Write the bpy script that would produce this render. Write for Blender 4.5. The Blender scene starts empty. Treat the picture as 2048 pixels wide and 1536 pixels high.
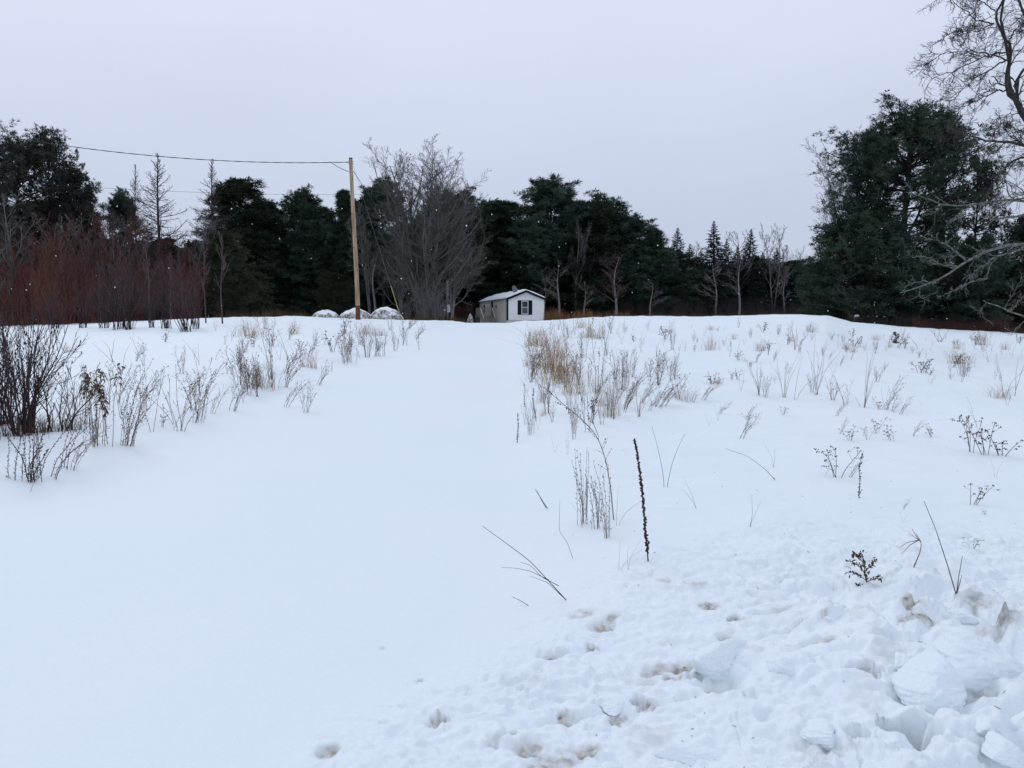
import bpy, bmesh, math
import numpy as np
from mathutils import Vector

R_ = math.radians
SC = bpy.context.scene
COL = SC.collection

# ------------------------------------------------------------------ camera, sky, sun
FPX = 1500.0                       # focal length in pixels of the 2048 px wide photograph
PITCH = math.atan((768 - 645) / FPX)
CAM = np.array([0.0, 0.0, 1.6])
cd = bpy.data.cameras.new("camera"); cam = bpy.data.objects.new("camera", cd); COL.objects.link(cam)
cam.location = CAM; cam.rotation_euler = (math.pi / 2 - PITCH, 0, 0)
cd.sensor_width = 36; cd.lens = FPX / 2048 * 36; cd.clip_start = .05; cd.clip_end = 3000
SC.camera = cam
FWD = np.array([0, math.cos(PITCH), -math.sin(PITCH)]); UPV = np.array([0, math.sin(PITCH), math.cos(PITCH)])

SUN_EL, SUN_ROT = 36, 322
W = bpy.data.worlds.new("World"); SC.world = W; W.use_nodes = True
nt = W.node_tree; nt.nodes.clear()
out = nt.nodes.new('ShaderNodeOutputWorld'); bg = nt.nodes.new('ShaderNodeBackground')
sky = nt.nodes.new('ShaderNodeTexSky'); sky.sky_type = 'NISHITA'; sky.sun_disc = False
sky.sun_elevation = R_(SUN_EL); sky.sun_rotation = R_(SUN_ROT)
tc = nt.nodes.new('ShaderNodeTexCoord'); sep = nt.nodes.new('ShaderNodeSeparateXYZ')
nt.links.new(tc.outputs['Generated'], sep.inputs[0])
rmp = nt.nodes.new('ShaderNodeValToRGB')
rmp.color_ramp.elements[0].position = 0.0; rmp.color_ramp.elements[0].color = (4.7, 5.35, 6.6, 1)
rmp.color_ramp.elements[1].position = 1.0; rmp.color_ramp.elements[1].color = (6.9, 7.5, 9.0, 1)
for p_, c_ in ((.12, (5.0, 5.62, 7.0, 1)), (.36, (6.45, 7.0, 8.6, 1))):
    e = rmp.color_ramp.elements.new(p_); e.color = c_
nt.links.new(sep.outputs['Z'], rmp.inputs[0])
nz = nt.nodes.new('ShaderNodeTexNoise'); nz.inputs['Scale'].default_value = 2.2; nz.inputs['Detail'].default_value = 3
mp = nt.nodes.new('ShaderNodeMapping'); mp.inputs['Scale'].default_value = (1, 1, 3)
nt.links.new(tc.outputs['Generated'], mp.inputs[0]); nt.links.new(mp.outputs[0], nz.inputs[0])
mr = nt.nodes.new('ShaderNodeMapRange'); mr.inputs[1].default_value = .3; mr.inputs[2].default_value = .7
mr.inputs[3].default_value = .965; mr.inputs[4].default_value = 1.035
nt.links.new(nz.outputs[0], mr.inputs[0])
vm = nt.nodes.new('ShaderNodeVectorMath'); vm.operation = 'SCALE'
nt.links.new(rmp.outputs[0], vm.inputs[0]); nt.links.new(mr.outputs[0], vm.inputs['Scale'])
mx = nt.nodes.new('ShaderNodeMixRGB'); mx.inputs[0].default_value = .96     # closed cloud deck over the clear sky
nt.links.new(sky.outputs[0], mx.inputs[1]); nt.links.new(vm.outputs[0], mx.inputs[2])
nt.links.new(mx.outputs[0], bg.inputs[0]); bg.inputs[1].default_value = .1
nt.links.new(bg.outputs[0], out.inputs[0])

sl = bpy.data.lights.new("sun", 'SUN'); sl.energy = .5; sl.angle = R_(25); sl.color = (1, .97, .93)
so = bpy.data.objects.new("sun", sl); COL.objects.link(so)
# Blender sun direction matching the sky texture (rotation measured clockwise from +Y)
sd = Vector((math.sin(R_(SUN_ROT)) * math.cos(R_(SUN_EL)), math.cos(R_(SUN_ROT)) * math.cos(R_(SUN_EL)), math.sin(R_(SUN_EL))))
so.rotation_euler = sd.to_track_quat('Z', 'Y').to_euler(); so.location = (0, -10, 40)

SC.view_settings.view_transform = 'Standard'; SC.view_settings.look = 'None'
SC.view_settings.exposure = .13; SC.view_settings.gamma = 1
SC.render.engine = 'CYCLES'
SC.cycles.max_bounces = 5; SC.cycles.diffuse_bounces = 3; SC.cycles.transparent_max_bounces = 8

# ------------------------------------------------------------------ noise
def _h(ix, iy, s):
    h = (ix.astype(np.int64) * 374761393 + iy.astype(np.int64) * 668265263 + s * 1274126177) & 0xffffffff
    h = ((h ^ (h >> 13)) * 1274126177) & 0xffffffff
    return ((h ^ (h >> 16)) & 0xffff) / 65535.0
def perlin(x, y, s=0):
    ix = np.floor(x).astype(np.int64); iy = np.floor(y).astype(np.int64); fx = x - ix; fy = y - iy
    u = fx * fx * fx * (fx * (fx * 6 - 15) + 10); v = fy * fy * fy * (fy * (fy * 6 - 15) + 10)
    def g(a, b):
        t = _h(ix + a, iy + b, s) * 2 * math.pi
        return np.cos(t) * (fx - a) + np.sin(t) * (fy - b)
    return ((g(0, 0) * (1 - u) + g(1, 0) * u) * (1 - v) + (g(0, 1) * (1 - u) + g(1, 1) * u) * v) * 1.5
def fbm(x, y, o=4, s=0):
    t = 0; a = 1.0
    for i in range(o): t = t + a * perlin(x * 2 ** i, y * 2 ** i, s + i * 17); a *= .5
    return t
def worley(x, y, s=0):
    ix = np.floor(x).astype(np.int64); iy = np.floor(y).astype(np.int64)
    b1 = np.full(x.shape, 9.0); b2 = np.full(x.shape, 9.0); idv = np.zeros(x.shape)
    for a in (-1, 0, 1):
        for b in (-1, 0, 1):
            px = ix + a + _h(ix + a, iy + b, s); py = iy + b + _h(ix + a, iy + b, s + 5)
            d = np.hypot(x - px, y - py); hv = _h(ix + a, iy + b, s + 9)
            m = d < b1
            b2 = np.where(m, b1, np.minimum(b2, d)); idv = np.where(m, hv, idv); b1 = np.where(m, d, b1)
    return b1, b2, idv
def sst(a, b, x):
    t = np.clip((x - a) / (b - a), 0, 1); return t * t * (3 - 2 * t)

# ------------------------------------------------------------------ ground heights
_PX = np.array([-900, -200, 0, 150, 280, 440, 600, 720, 860, 1000, 1090, 1180, 1280, 1400, 1500, 1560, 1650, 1700, 1800, 1920, 2048, 2400, 3000])
_PY = np.array([656, 656, 654, 651, 645, 638, 635, 641, 644, 645, 644, 638, 634, 636, 633, 631, 633, 646, 656, 664, 670, 674, 674])
_CX = (_PX - 1024) / 30.0; _CZ = 1.6 + (645 - _PY) / 30.0
_BX = np.array([-4, -2, -.95, -.35, .2, .75, 1.3, 2.4, 3.7, 7]); _BY = np.array([-.8, 1.0, 2.5, 3.3, 4.0, 4.5, 4.85, 5.1, 5.25, 5.5])
# dirty pits, scuffs and a hole with painted-in shade in the ploughed bank: photo column, photo row, radius in metres, depth, dirt
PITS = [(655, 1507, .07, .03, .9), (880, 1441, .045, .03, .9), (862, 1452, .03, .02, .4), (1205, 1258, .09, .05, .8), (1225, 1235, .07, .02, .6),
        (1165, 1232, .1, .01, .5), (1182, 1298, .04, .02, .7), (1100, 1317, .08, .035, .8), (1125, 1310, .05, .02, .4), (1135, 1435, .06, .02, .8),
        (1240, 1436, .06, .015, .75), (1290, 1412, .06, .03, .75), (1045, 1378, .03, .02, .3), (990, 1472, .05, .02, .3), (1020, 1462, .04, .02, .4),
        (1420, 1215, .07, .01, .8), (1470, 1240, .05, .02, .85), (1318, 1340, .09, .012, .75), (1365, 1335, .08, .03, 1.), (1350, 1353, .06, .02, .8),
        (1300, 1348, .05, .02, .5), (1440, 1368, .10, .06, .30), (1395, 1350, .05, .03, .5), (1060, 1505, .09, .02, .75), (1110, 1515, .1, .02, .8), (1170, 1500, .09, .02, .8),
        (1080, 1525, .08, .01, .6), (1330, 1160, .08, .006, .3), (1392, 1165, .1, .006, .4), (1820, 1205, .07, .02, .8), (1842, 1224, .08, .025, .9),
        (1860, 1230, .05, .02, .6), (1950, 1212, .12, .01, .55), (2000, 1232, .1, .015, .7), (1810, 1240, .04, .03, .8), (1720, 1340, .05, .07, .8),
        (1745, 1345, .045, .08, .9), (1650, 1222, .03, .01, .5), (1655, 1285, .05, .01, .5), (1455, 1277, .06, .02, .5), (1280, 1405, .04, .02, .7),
        (1275, 1408, .05, .02, .6), (1792, 1446, .060, .30, .35), (1818, 1460, .066, .34, .35), (1846, 1470, .060, .30, .3), (1715, 1465, .04, .05, .1), (1890, 1385, .07, .06, .3),  # deep pits under the overhanging block: gravel brown that also paints in shade
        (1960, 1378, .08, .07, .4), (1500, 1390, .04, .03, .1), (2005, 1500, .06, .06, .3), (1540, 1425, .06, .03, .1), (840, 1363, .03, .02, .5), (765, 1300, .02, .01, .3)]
PITW = None
def base_z(x, y):
    xs = x * 50 / np.maximum(y, 16)
    zc = np.interp(xs, _CX, _CZ)
    nearb = sst(0, 26, y); zc = zc * nearb + 1.62 * (1 - nearb)
    t = y / 50.0
    f = np.where(t < .8, t, .8 + .2 * (1 - np.exp(-(np.maximum(t, .8) - .8) / .12)))
    f = np.where(t < 0, t * .15, f)
    z = zc * f - .007 * np.clip(y - 54, 0, 40)
    return z
def ground_z(x, y, want_dirt_shade=False):
    x = np.asarray(x, float); y = np.asarray(y, float); shp = x.shape
    x = np.atleast_1d(x); y = np.atleast_1d(y)
    z = base_z(x, y)
    el = -4.35 + .35 * perlin(y / 5, y * 0 + 3.3, 3); er = .1 + .3 * perlin(y / 4, y * 0 + 9.1, 4)
    field = 1 - sst(el - .3, el + .5, x) * (1 - sst(er - .4, er + .7, x))
    field = field * sst(1.5, 5, y)
    fade = sst(200, 90, y)
    z += field * .12 + fade * field * (.065 * fbm(x / 2.6, y / 2.2, 3, 11) + .02 * perlin(x / .6, y / .5, 21) + .010 * perlin(x / .9, y / .13, 22) + .004 * perlin(x / .16, y / .14, 23))
    z += fade * (.012 * perlin(x / 2, y / 3, 31) + .004 * perlin(x / .4, y / .3, 32) + .0022 * perlin(x / 1.2, y / .08, 33) + .0012 * perlin(x / .12, y / .09, 34))
    yb = np.interp(x, _BX, _BY) + .12 * perlin(x / .5, y / .5, 40)
    s = yb - y
    B = sst(-.05, .9, s) * sst(-3.5, -1.5, y)
    dirt_shade = np.zeros(x.shape)
    m = (s > -.6) & (y > -4)
    if m.any():
        X = x[m]; Y = y[m]; b = B[m]
        near = sst(.9, 2.6, X + (3.6 - Y) * .55) * sst(4.4, 3.3, Y)       # the lumpy heap, lower right
        w1 = X + .15 * perlin(X / .3, Y / .3, 50); w2 = Y + .15 * perlin(X / .3, Y / .3, 51)
        F1, F2, idv = worley(w1 / .42, w2 / .36, 60); G1, G2, idg = worley(w1 / .15, w2 / .13, 61)
        K1, K2, idk = worley(w1 / .06, w2 / .055, 62)
        blk = np.sqrt(np.clip(1 - (F1 / .85) ** 2, 0, 1)) * (.35 + .65 * idv) * sst(0, .30, F2 - F1)
        sm = np.sqrt(np.clip(1 - (G1 / .62) ** 2, 0, 1)) * np.where(idg > .5, idg, .1) * sst(0, .3, G2 - G1)
        ti = np.sqrt(np.clip(1 - (K1 / .5) ** 2, 0, 1)) * np.where(idk > .78, 1, 0)
        patch = sst(-.1, .45, perlin(X / .55, Y / .5, 70))
        h = .05 * b + near * (.08 + .085 * blk + .05 * sm * patch + .055 * fbm(X / .45, Y / .4, 4, 72) + .03 * np.abs(perlin(X / .17, Y / .15, 85)) + .010 * np.abs(perlin(X / .06, Y / .05, 86)))
        h += b * (.022 * fbm(X / .32, Y / .22, 4, 74) + .012 * sm * patch + .006 * ti + .012 * np.abs(perlin(X / .12, Y / .06, 76)) + .005 * perlin(X / .035, Y / .03, 77) + .012 * np.abs(perlin(X / .07, Y / .045, 87)) - .02 * np.clip(.12 - np.abs(perlin(X / .3, Y / .16, 88)), 0, 1) / .12 * sst(.0, .5, perlin(X / .5, Y / .5, 89)))
        cr = sst(.15, 1.2, s[m]) * (.25 + .75 * sst(-.25, .45, perlin(X / .75, Y / .6, 99))) * (.62 + .25 * near)
        for sc1, sc2, hh, th_, sd in ((.55, .34, .016, .05, 101), (.30, .17, .012, .05, 102), (.17, .10, .009, .06, 103), (.09, .055, .006, .08, 104), (.05, .032, .0035, .1, 105)):
            qn = perlin((X + .10 * perlin(X / .14, Y / .14, sd + 20)) / sc1 + (Y / sc2) * .35, (Y + .06 * perlin(X / .11, Y / .11, sd + 30)) / sc2, sd)
            h += b * cr * hh * (sst(0, th_, qn) + .6 * sst(.35, .35 + th_, qn))
        h += b * .014 * (-np.abs(perlin(X / .22 + Y, Y / .1, 78)))
        z[m] += h * (b > 0)
        if want_dirt_shade:
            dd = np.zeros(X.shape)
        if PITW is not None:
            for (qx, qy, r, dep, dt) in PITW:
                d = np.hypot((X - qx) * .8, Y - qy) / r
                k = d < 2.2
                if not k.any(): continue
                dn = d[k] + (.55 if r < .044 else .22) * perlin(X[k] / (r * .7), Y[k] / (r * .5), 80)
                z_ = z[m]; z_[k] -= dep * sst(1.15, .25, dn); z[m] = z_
                if want_dirt_shade:
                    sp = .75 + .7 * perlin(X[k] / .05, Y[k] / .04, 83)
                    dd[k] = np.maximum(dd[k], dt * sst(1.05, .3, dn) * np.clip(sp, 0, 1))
        if want_dirt_shade:
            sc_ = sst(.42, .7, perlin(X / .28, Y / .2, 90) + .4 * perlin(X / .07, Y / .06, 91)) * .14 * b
            dirt_shade[m] = np.maximum(dd, sc_)
    z = z.reshape(shp)
    return (z, dirt_shade.reshape(shp)) if want_dirt_shade else z
def ray(px, py):
    d = FWD + np.array([1, 0, 0]) * (px - 1024) / FPX + UPV * (768 - py) / FPX
    return d
def hit(px, py, dmax=58):
    """where the sight line through a spot of the photograph meets the ground"""
    d = ray(px, py); ys = np.concatenate([np.linspace(1.2, 12, 500), np.linspace(12, dmax, 700)])
    P = CAM + d[None] * (ys / d[1])[:, None]
    g = ground_z(P[:, 0], P[:, 1]); k = np.nonzero(P[:, 2] <= g)[0]
    i = k[0] if len(k) else len(ys) - 1
    return np.array([P[i, 0], P[i, 1], g[i]])
def at(px, py, Y):
    d = ray(px, py); return CAM + d * (Y / d[1])
def stand(px, Y):
    x = (px - 1024) / FPX * Y * (1 / math.cos(PITCH)) * .997
    return np.array([x, Y, float(ground_z(np.array([x]), np.array([Y]))[0])])
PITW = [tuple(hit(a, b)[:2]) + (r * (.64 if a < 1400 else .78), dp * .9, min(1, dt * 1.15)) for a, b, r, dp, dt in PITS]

# ------------------------------------------------------------------ object helpers
def tag(o, label=None, cat=None, group=None, kind=None):
    if label: o['label'] = label
    if cat: o['category'] = cat
    if group: o['group'] = group
    if kind: o['kind'] = kind
    return o
def empty(name, loc, rz=0):
    o = bpy.data.objects.new(name, None); COL.objects.link(o); o.location = [float(v) for v in loc]; o.rotation_euler = (0, 0, rz)
    o.empty_display_size = .2; return o
def mesh_np(name, V, F, mat, smooth=False, mats=None, mi=None):
    V = np.asarray(V, np.float32); F = np.asarray(F, np.int32); k = F.shape[1]
    me = bpy.data.meshes.new(name); me.vertices.add(len(V)); me.vertices.foreach_set('co', V.ravel())
    me.loops.add(F.size); me.loops.foreach_set('vertex_index', F.ravel())
    me.polygons.add(len(F)); me.polygons.foreach_set('loop_start', np.arange(0, F.size, k, dtype=np.int32))
    me.polygons.foreach_set('loop_total', np.full(len(F), k, np.int32))
    if smooth: me.polygons.foreach_set('use_smooth', np.ones(len(F), bool))
    me.update(calc_edges=True)
    for q in (mats or [mat]): me.materials.append(q)
    if mi is not None: me.polygons.foreach_set('material_index', np.asarray(mi, np.int32))
    return me
def obj(name, me, parent=None):
    o = bpy.data.objects.new(name, me); COL.objects.link(o)
    if parent: o.parent = parent
    return o
def dup(root, loc, rz=0, scale=(1, 1, 1)):
    r = root.copy(); COL.objects.link(r); r.location = [float(v) for v in loc]; r.rotation_euler = (0, 0, rz); r.scale = scale
    for ch in root.children:
        c = ch.copy(); COL.objects.link(c); c.parent = r
        for g in ch.children:
            d = g.copy(); COL.objects.link(d); d.parent = c
    return r

# ------------------------------------------------------------------ materials
def mat(name, col, rough=.8, var=.0, scale=6, obj_var=0.0, col2=None, bump=0, bscale=40, spec=.3, stretch=None, metal=0):
    m = bpy.data.materials.new(name); m.use_nodes = True; t = m.node_tree; b = t.nodes['Principled BSDF']
    b.inputs['Roughness'].default_value = rough; b.inputs['Specular IOR Level'].default_value = spec; b.inputs['Metallic'].default_value = metal
    n = t.nodes.new('ShaderNodeTexNoise'); n.inputs['Scale'].default_value = scale; n.inputs['Detail'].default_value = 5
    c = t.nodes.new('ShaderNodeTexCoord')
    if stretch:
        q = t.nodes.new('ShaderNodeMapping'); q.inputs['Scale'].default_value = stretch
        t.links.new(c.outputs['Object'], q.inputs[0]); t.links.new(q.outputs[0], n.inputs[0])
    else: t.links.new(c.outputs['Object'], n.inputs[0])
    r = t.nodes.new('ShaderNodeValToRGB'); c2 = col2 or tuple(v * (1 - var) for v in col)
    r.color_ramp.elements[0].position = .35; r.color_ramp.elements[1].position = .65
    r.color_ramp.elements[0].color = (*c2, 1); r.color_ramp.elements[1].color = (*col, 1)
    t.links.new(n.outputs[0], r.inputs[0]); last = r.outputs[0]
    if obj_var:
        oi = t.nodes.new('ShaderNodeObjectInfo'); hs = t.nodes.new('ShaderNodeHueSaturation')
        a = t.nodes.new('ShaderNodeMapRange'); a.inputs[3].default_value = 1 - obj_var; a.inputs[4].default_value = 1 + obj_var
        a2 = t.nodes.new('ShaderNodeMapRange'); a2.inputs[3].default_value = .5 - obj_var * .09; a2.inputs[4].default_value = .5 + obj_var * .09
        t.links.new(oi.outputs['Random'], a.inputs[0]); t.links.new(oi.outputs['Random'], a2.inputs[0])
        t.links.new(a.outputs[0], hs.inputs['Value']); t.links.new(a2.outputs[0], hs.inputs['Hue']); t.links.new(last, hs.inputs['Color']); last = hs.outputs[0]
    t.links.new(last, b.inputs['Base Color'])
    if bump:
        bn = t.nodes.new('ShaderNodeTexNoise'); bn.inputs['Scale'].default_value = bscale; bn.inputs['Detail'].default_value = 4
        if stretch: t.links.new(q.outputs[0], bn.inputs[0])
        else: t.links.new(c.outputs['Object'], bn.inputs[0])
        bu = t.nodes.new('ShaderNodeBump'); bu.inputs['Strength'].default_value = bump; bu.inputs['Distance'].default_value = .02
        t.links.new(bn.outputs[0], bu.inputs['Height']); t.links.new(bu.outputs[0], b.inputs['Normal'])
    return m

def snow_mat(name, dirt_shade=True):
    m = bpy.data.materials.new(name); m.use_nodes = True; t = m.node_tree; b = t.nodes['Principled BSDF']
    b.inputs['Roughness'].default_value = .65; b.inputs['Specular IOR Level'].default_value = .25
    c = t.nodes.new('ShaderNodeTexCoord')
    n = t.nodes.new('ShaderNodeTexNoise'); n.inputs['Scale'].default_value = .35; n.inputs['Detail'].default_value = 5
    t.links.new(c.outputs['Object'], n.inputs[0])
    r = t.nodes.new('ShaderNodeValToRGB'); r.color_ramp.elements[0].position = .3; r.color_ramp.elements[1].position = .7
    r.color_ramp.elements[0].color = (.80, .875, .90, 1); r.color_ramp.elements[1].color = (.835, .885, .915, 1)
    t.links.new(n.outputs[0], r.inputs[0]); last = r.outputs[0]
    if dirt_shade:
        a = t.nodes.new('ShaderNodeAttribute'); a.attribute_name = 'dirt_shade'
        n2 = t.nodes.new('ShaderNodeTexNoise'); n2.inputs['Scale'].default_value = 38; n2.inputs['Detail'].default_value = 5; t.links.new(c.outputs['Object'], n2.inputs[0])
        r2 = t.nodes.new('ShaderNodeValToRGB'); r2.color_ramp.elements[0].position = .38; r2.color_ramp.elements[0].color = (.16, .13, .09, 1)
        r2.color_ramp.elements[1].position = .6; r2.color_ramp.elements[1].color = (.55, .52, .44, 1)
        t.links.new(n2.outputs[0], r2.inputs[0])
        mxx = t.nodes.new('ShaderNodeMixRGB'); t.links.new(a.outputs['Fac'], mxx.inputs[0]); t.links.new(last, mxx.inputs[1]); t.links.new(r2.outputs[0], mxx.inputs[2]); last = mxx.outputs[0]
    t.links.new(last, b.inputs['Base Color'])
    n3 = t.nodes.new('ShaderNodeTexNoise'); n3.inputs['Scale'].default_value = 55; n3.inputs['Detail'].default_value = 6; n3.inputs['Roughness'].default_value = .65
    t.links.new(c.outputs['Object'], n3.inputs[0])
    bu = t.nodes.new('ShaderNodeBump'); bu.inputs['Strength'].default_value = .55; bu.inputs['Distance'].default_value = .007
    t.links.new(n3.outputs[0], bu.inputs['Height']); t.links.new(bu.outputs[0], b.inputs['Normal'])
    return m

M = dict(
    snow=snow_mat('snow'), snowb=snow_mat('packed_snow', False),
    pine=mat('pine_needles', (.060, .094, .056), .7, scale=.45, col2=(.026, .044, .034), obj_var=.42, spec=.15),
    pineolive=mat('olive_needles', (.062, .070, .036), .7, scale=.6, col2=(.032, .042, .026), obj_var=.15, spec=.15),
    pinebrown=mat('brown_needles', (.058, .048, .040), .7, scale=.6, col2=(.028, .036, .030), obj_var=.2, spec=.15),
    spruce=mat('spruce_needles', (.030, .050, .046), .7, scale=.7, col2=(.014, .024, .030), obj_var=.2, spec=.15),
    dbark=mat('dark_bark', (.055, .047, .045), .9, var=.5, scale=4, obj_var=.25, spec=.1),
    gbark=mat('grey_bark', (.21, .20, .19), .9, var=.4, scale=3, obj_var=.2, spec=.1, bump=.3),
    gtwig=mat('grey_twigs', (.175, .162, .155), .9, var=.35, scale=3, obj_var=.25, spec=.1),
    ltwig=mat('larch_twigs', (.075, .056, .054), .9, var=.3, scale=3, obj_var=.15, spec=.1),
    rtwig=mat('red_twigs', (.155, .050, .040), .85, col2=(.090, .048, .044), scale=1.2, obj_var=.25, spec=.1),
    ptwig=mat('plum_twigs', (.125, .085, .085), .9, var=.4, scale=2, obj_var=.25, spec=.1),
    lichen=mat('lichen_bark', (.22, .23, .21), .95, col2=(.075, .068, .062), scale=9, spec=.1, bump=.4),
    nbark=mat('branch_bark', (.075, .066, .062), .95, var=.5, scale=8, spec=.1, bump=.3),
    alder=mat('alder_stems', (.060, .034, .034), .7, col2=(.030, .020, .022), scale=8, spec=.3),
    cone=mat('dark_catkin', (.018, .012, .012), .8, var=.3),
    olive=mat('dull_grass', (.115, .085, .045), .85, col2=(.05, .042, .025), scale=3, spec=.1),
    tan=mat('tan_grass', (.52, .37, .20), .8, col2=(.32, .20, .10), scale=10, obj_var=.15, spec=.2),
    rust=mat('rust_grass', (.30, .155, .065), .8, col2=(.15, .08, .04), scale=10, obj_var=.15, spec=.2),
    stem=mat('weed_stem', (.23, .165, .125), .85, col2=(.11, .078, .062), scale=14, obj_var=.25, spec=.2),
    head=mat('seed_head', (.085, .060, .046), .9, col2=(.030, .022, .02), scale=25, obj_var=.25, spec=.1),
    leaf=mat('curled_leaf', (.13, .075, .035), .9, col2=(.045, .03, .02), scale=25, spec=.1),
    brush=mat('red_brush', (.090, .042, .032), .9, col2=(.05, .030, .025), scale=1.5, spec=.1),
    pole=mat('pole_wood', (.47, .37, .265), .85, col2=(.20, .125, .075), scale=1.6, stretch=(5, 5, .5), bump=.4, bscale=8, spec=.15),
    polebase=mat('pole_foot', (.20, .085, .035), .9, col2=(.085, .04, .022), scale=5, stretch=(5, 5, 1.2), spec=.1),
    metal=mat('galvanised', (.25, .25, .26), .5, var=.3, spec=.5, metal=.6),
    cable=mat('cable_black', (.03, .03, .033), .6, var=.2),
    yellow=mat('guard_yellow', (.34, .29, .13), .6, var=.25, scale=3),
    white=mat('white_siding', (.80, .81, .80), .55, var=.04, scale=1.5),
    beige=mat('beige_siding', (.66, .64, .57), .6, var=.10, scale=1.5),
    trim=mat('dark_trim', (.014, .016, .024), .8, var=.2, spec=.1),
    shut=mat('green_black_shutter', (.008, .018, .024), .8, var=.2, spec=.08),
    frame=mat('window_white', (.70, .72, .74), .45, var=.03),
    glass=mat('window_glass', (.015, .02, .025), .25, var=.4, scale=2, spec=.6),
    blind=mat('window_blind', (.09, .10, .115), .6, var=.25, stretch=(.2, .2, 14), scale=2),
    deck=mat('weathered_deck', (.36, .34, .28), .85, var=.35, scale=5, stretch=(1, 1, 3)),
    rail=mat('pale_rail', (.62, .60, .55), .8, var=.15, scale=5),
    skirt=mat('pale_skirting', (.55, .57, .55), .7, var=.12, scale=2),
    dish=mat('dish_grey', (.16, .18, .19), .5, var=.15, scale=3),
    stone=mat('granite', (.30, .29, .27), .9, col2=(.12, .115, .105), scale=5, bump=.5, bscale=9, spec=.2),
)
def stone_snow():
    m = bpy.data.materials.new('snow_dusted_stone'); m.use_nodes = True; t = m.node_tree; b = t.nodes['Principled BSDF']; b.inputs['Roughness'].default_value = .8
    c = t.nodes.new('ShaderNodeTexCoord'); g = t.nodes.new('ShaderNodeNewGeometry'); s = t.nodes.new('ShaderNodeSeparateXYZ'); t.links.new(g.outputs['Normal'], s.inputs[0])
    n = t.nodes.new('ShaderNodeTexNoise'); n.inputs['Scale'].default_value = 2.6; n.inputs['Detail'].default_value = 8; n.inputs['Roughness'].default_value = .68
    t.links.new(c.outputs['Object'], n.inputs[0])
    a = t.nodes.new('ShaderNodeMath'); a.operation = 'MULTIPLY_ADD'; a.inputs[1].default_value = .62; t.links.new(s.outputs['Z'], a.inputs[0]); t.links.new(n.outputs[0], a.inputs[2])
    r = t.nodes.new('ShaderNodeValToRGB'); r.color_ramp.elements[0].position = .80; r.color_ramp.elements[1].position = 1.02
    r.color_ramp.elements[0].color = (0, 0, 0, 1); r.color_ramp.elements[1].color = (1, 1, 1, 1); t.links.new(a.outputs[0], r.inputs[0])
    n2 = t.nodes.new('ShaderNodeTexNoise'); n2.inputs['Scale'].default_value = 7; n2.inputs['Detail'].default_value = 5; t.links.new(c.outputs['Object'], n2.inputs[0])
    r2 = t.nodes.new('ShaderNodeValToRGB'); r2.color_ramp.elements[0].position = .4; r2.color_ramp.elements[0].color = (.10, .095, .085, 1); r2.color_ramp.elements[1].position = .6; r2.color_ramp.elements[1].color = (.48, .47, .43, 1)
    t.links.new(n2.outputs[0], r2.inputs[0])
    x = t.nodes.new('ShaderNodeMixRGB'); t.links.new(r.outputs[0], x.inputs[0]); t.links.new(r2.outputs[0], x.inputs[1]); x.inputs[2].default_value = (.86, .88, .91, 1)
    t.links.new(x.outputs[0], b.inputs['Base Color']); return m
M['stonesnow'] = stone_snow()

# ------------------------------------------------------------------ the snow-covered ground, one sheet
def build_ground():
    fine = np.radians(np.arange(-40, 40.01, .075)); az = np.concatenate([np.radians(np.arange(-180, -40, 3.)), fine, np.radians(np.arange(44, 180, 3.))])
    r = [.25]
    while r[-1] < 900:
        q = r[-1]; r.append(q * (1.06 if q < 1.6 else 1.0038 if q < 6.5 else 1.008 if q < 60 else 1.06))
    r = np.array(r); A, Rr = np.meshgrid(az, r); X = Rr * np.sin(A); Y = Rr * np.cos(A)
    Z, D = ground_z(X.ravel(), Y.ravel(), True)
    V = np.stack([X.ravel(), Y.ravel(), Z], 1); n = len(az); m = len(r)
    i = np.arange((m - 1) * n); a = i // n; b = i % n; b2 = (b + 1) % n
    F = np.stack([a * n + b, a * n + b2, (a + 1) * n + b2, (a + 1) * n + b], 1)[:, ::-1]
    V = np.vstack([V, [[0, 0, float(ground_z(np.array([0.]), np.array([0.]))[0])]]])
    me = mesh_np('ground', V, F, M['snow'], True)
    # centre fan as degenerate-free quads is not needed: the hole is closed by a small disc of triangles
    bm = bmesh.new(); bm.from_mesh(me); bm.verts.ensure_lookup_table(); c = bm.verts[len(V) - 1]
    for k in range(n): bm.faces.new((c, bm.verts[(k + 1) % n], bm.verts[k])).smooth = True
    bm.to_mesh(me); bm.free()
    at_ = me.attributes.new('dirt_shade', 'FLOAT', 'POINT'); at_.data.foreach_set('value', np.append(D, 0).astype(np.float32))
    o = obj('ground', me); tag(o, kind='structure'); return o
build_ground()

# ------------------------------------------------------------------ vectorised tubes, twigs, tufts
def tubes(P, R, k=3):
    P = np.asarray(P, float); R = np.asarray(R, float); N, n, _ = P.shape
    T = np.gradient(P, axis=1); T /= np.linalg.norm(T, axis=2, keepdims=True) + 1e-9
    ref = np.where(np.abs(T[:, :1, 2:3]) > .8, np.array([1., 0, 0]), np.array([0, 0, 1.])); ref = np.broadcast_to(ref, T.shape)
    U = np.cross(T, ref); U /= np.linalg.norm(U, axis=2, keepdims=True) + 1e-9; Vv = np.cross(T, U)
    a = np.arange(k) * 2 * math.pi / k
    V = P[:, :, None] + R[:, :, None, None] * (np.cos(a)[None, None, :, None] * U[:, :, None] + np.sin(a)[None, None, :, None] * Vv[:, :, None])
    b = (np.arange(N)[:, None, None] * n + np.arange(n - 1)[None, :, None]) * k + np.arange(k)[None, None]
    b2 = (np.arange(N)[:, None, None] * n + np.arange(n - 1)[None, :, None]) * k + (np.arange(k)[None, None] + 1) % k
    F = np.stack([b, b2, b2 + k, b + k], 3).reshape(-1, 4)
    return V.reshape(-1, 3), F
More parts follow.
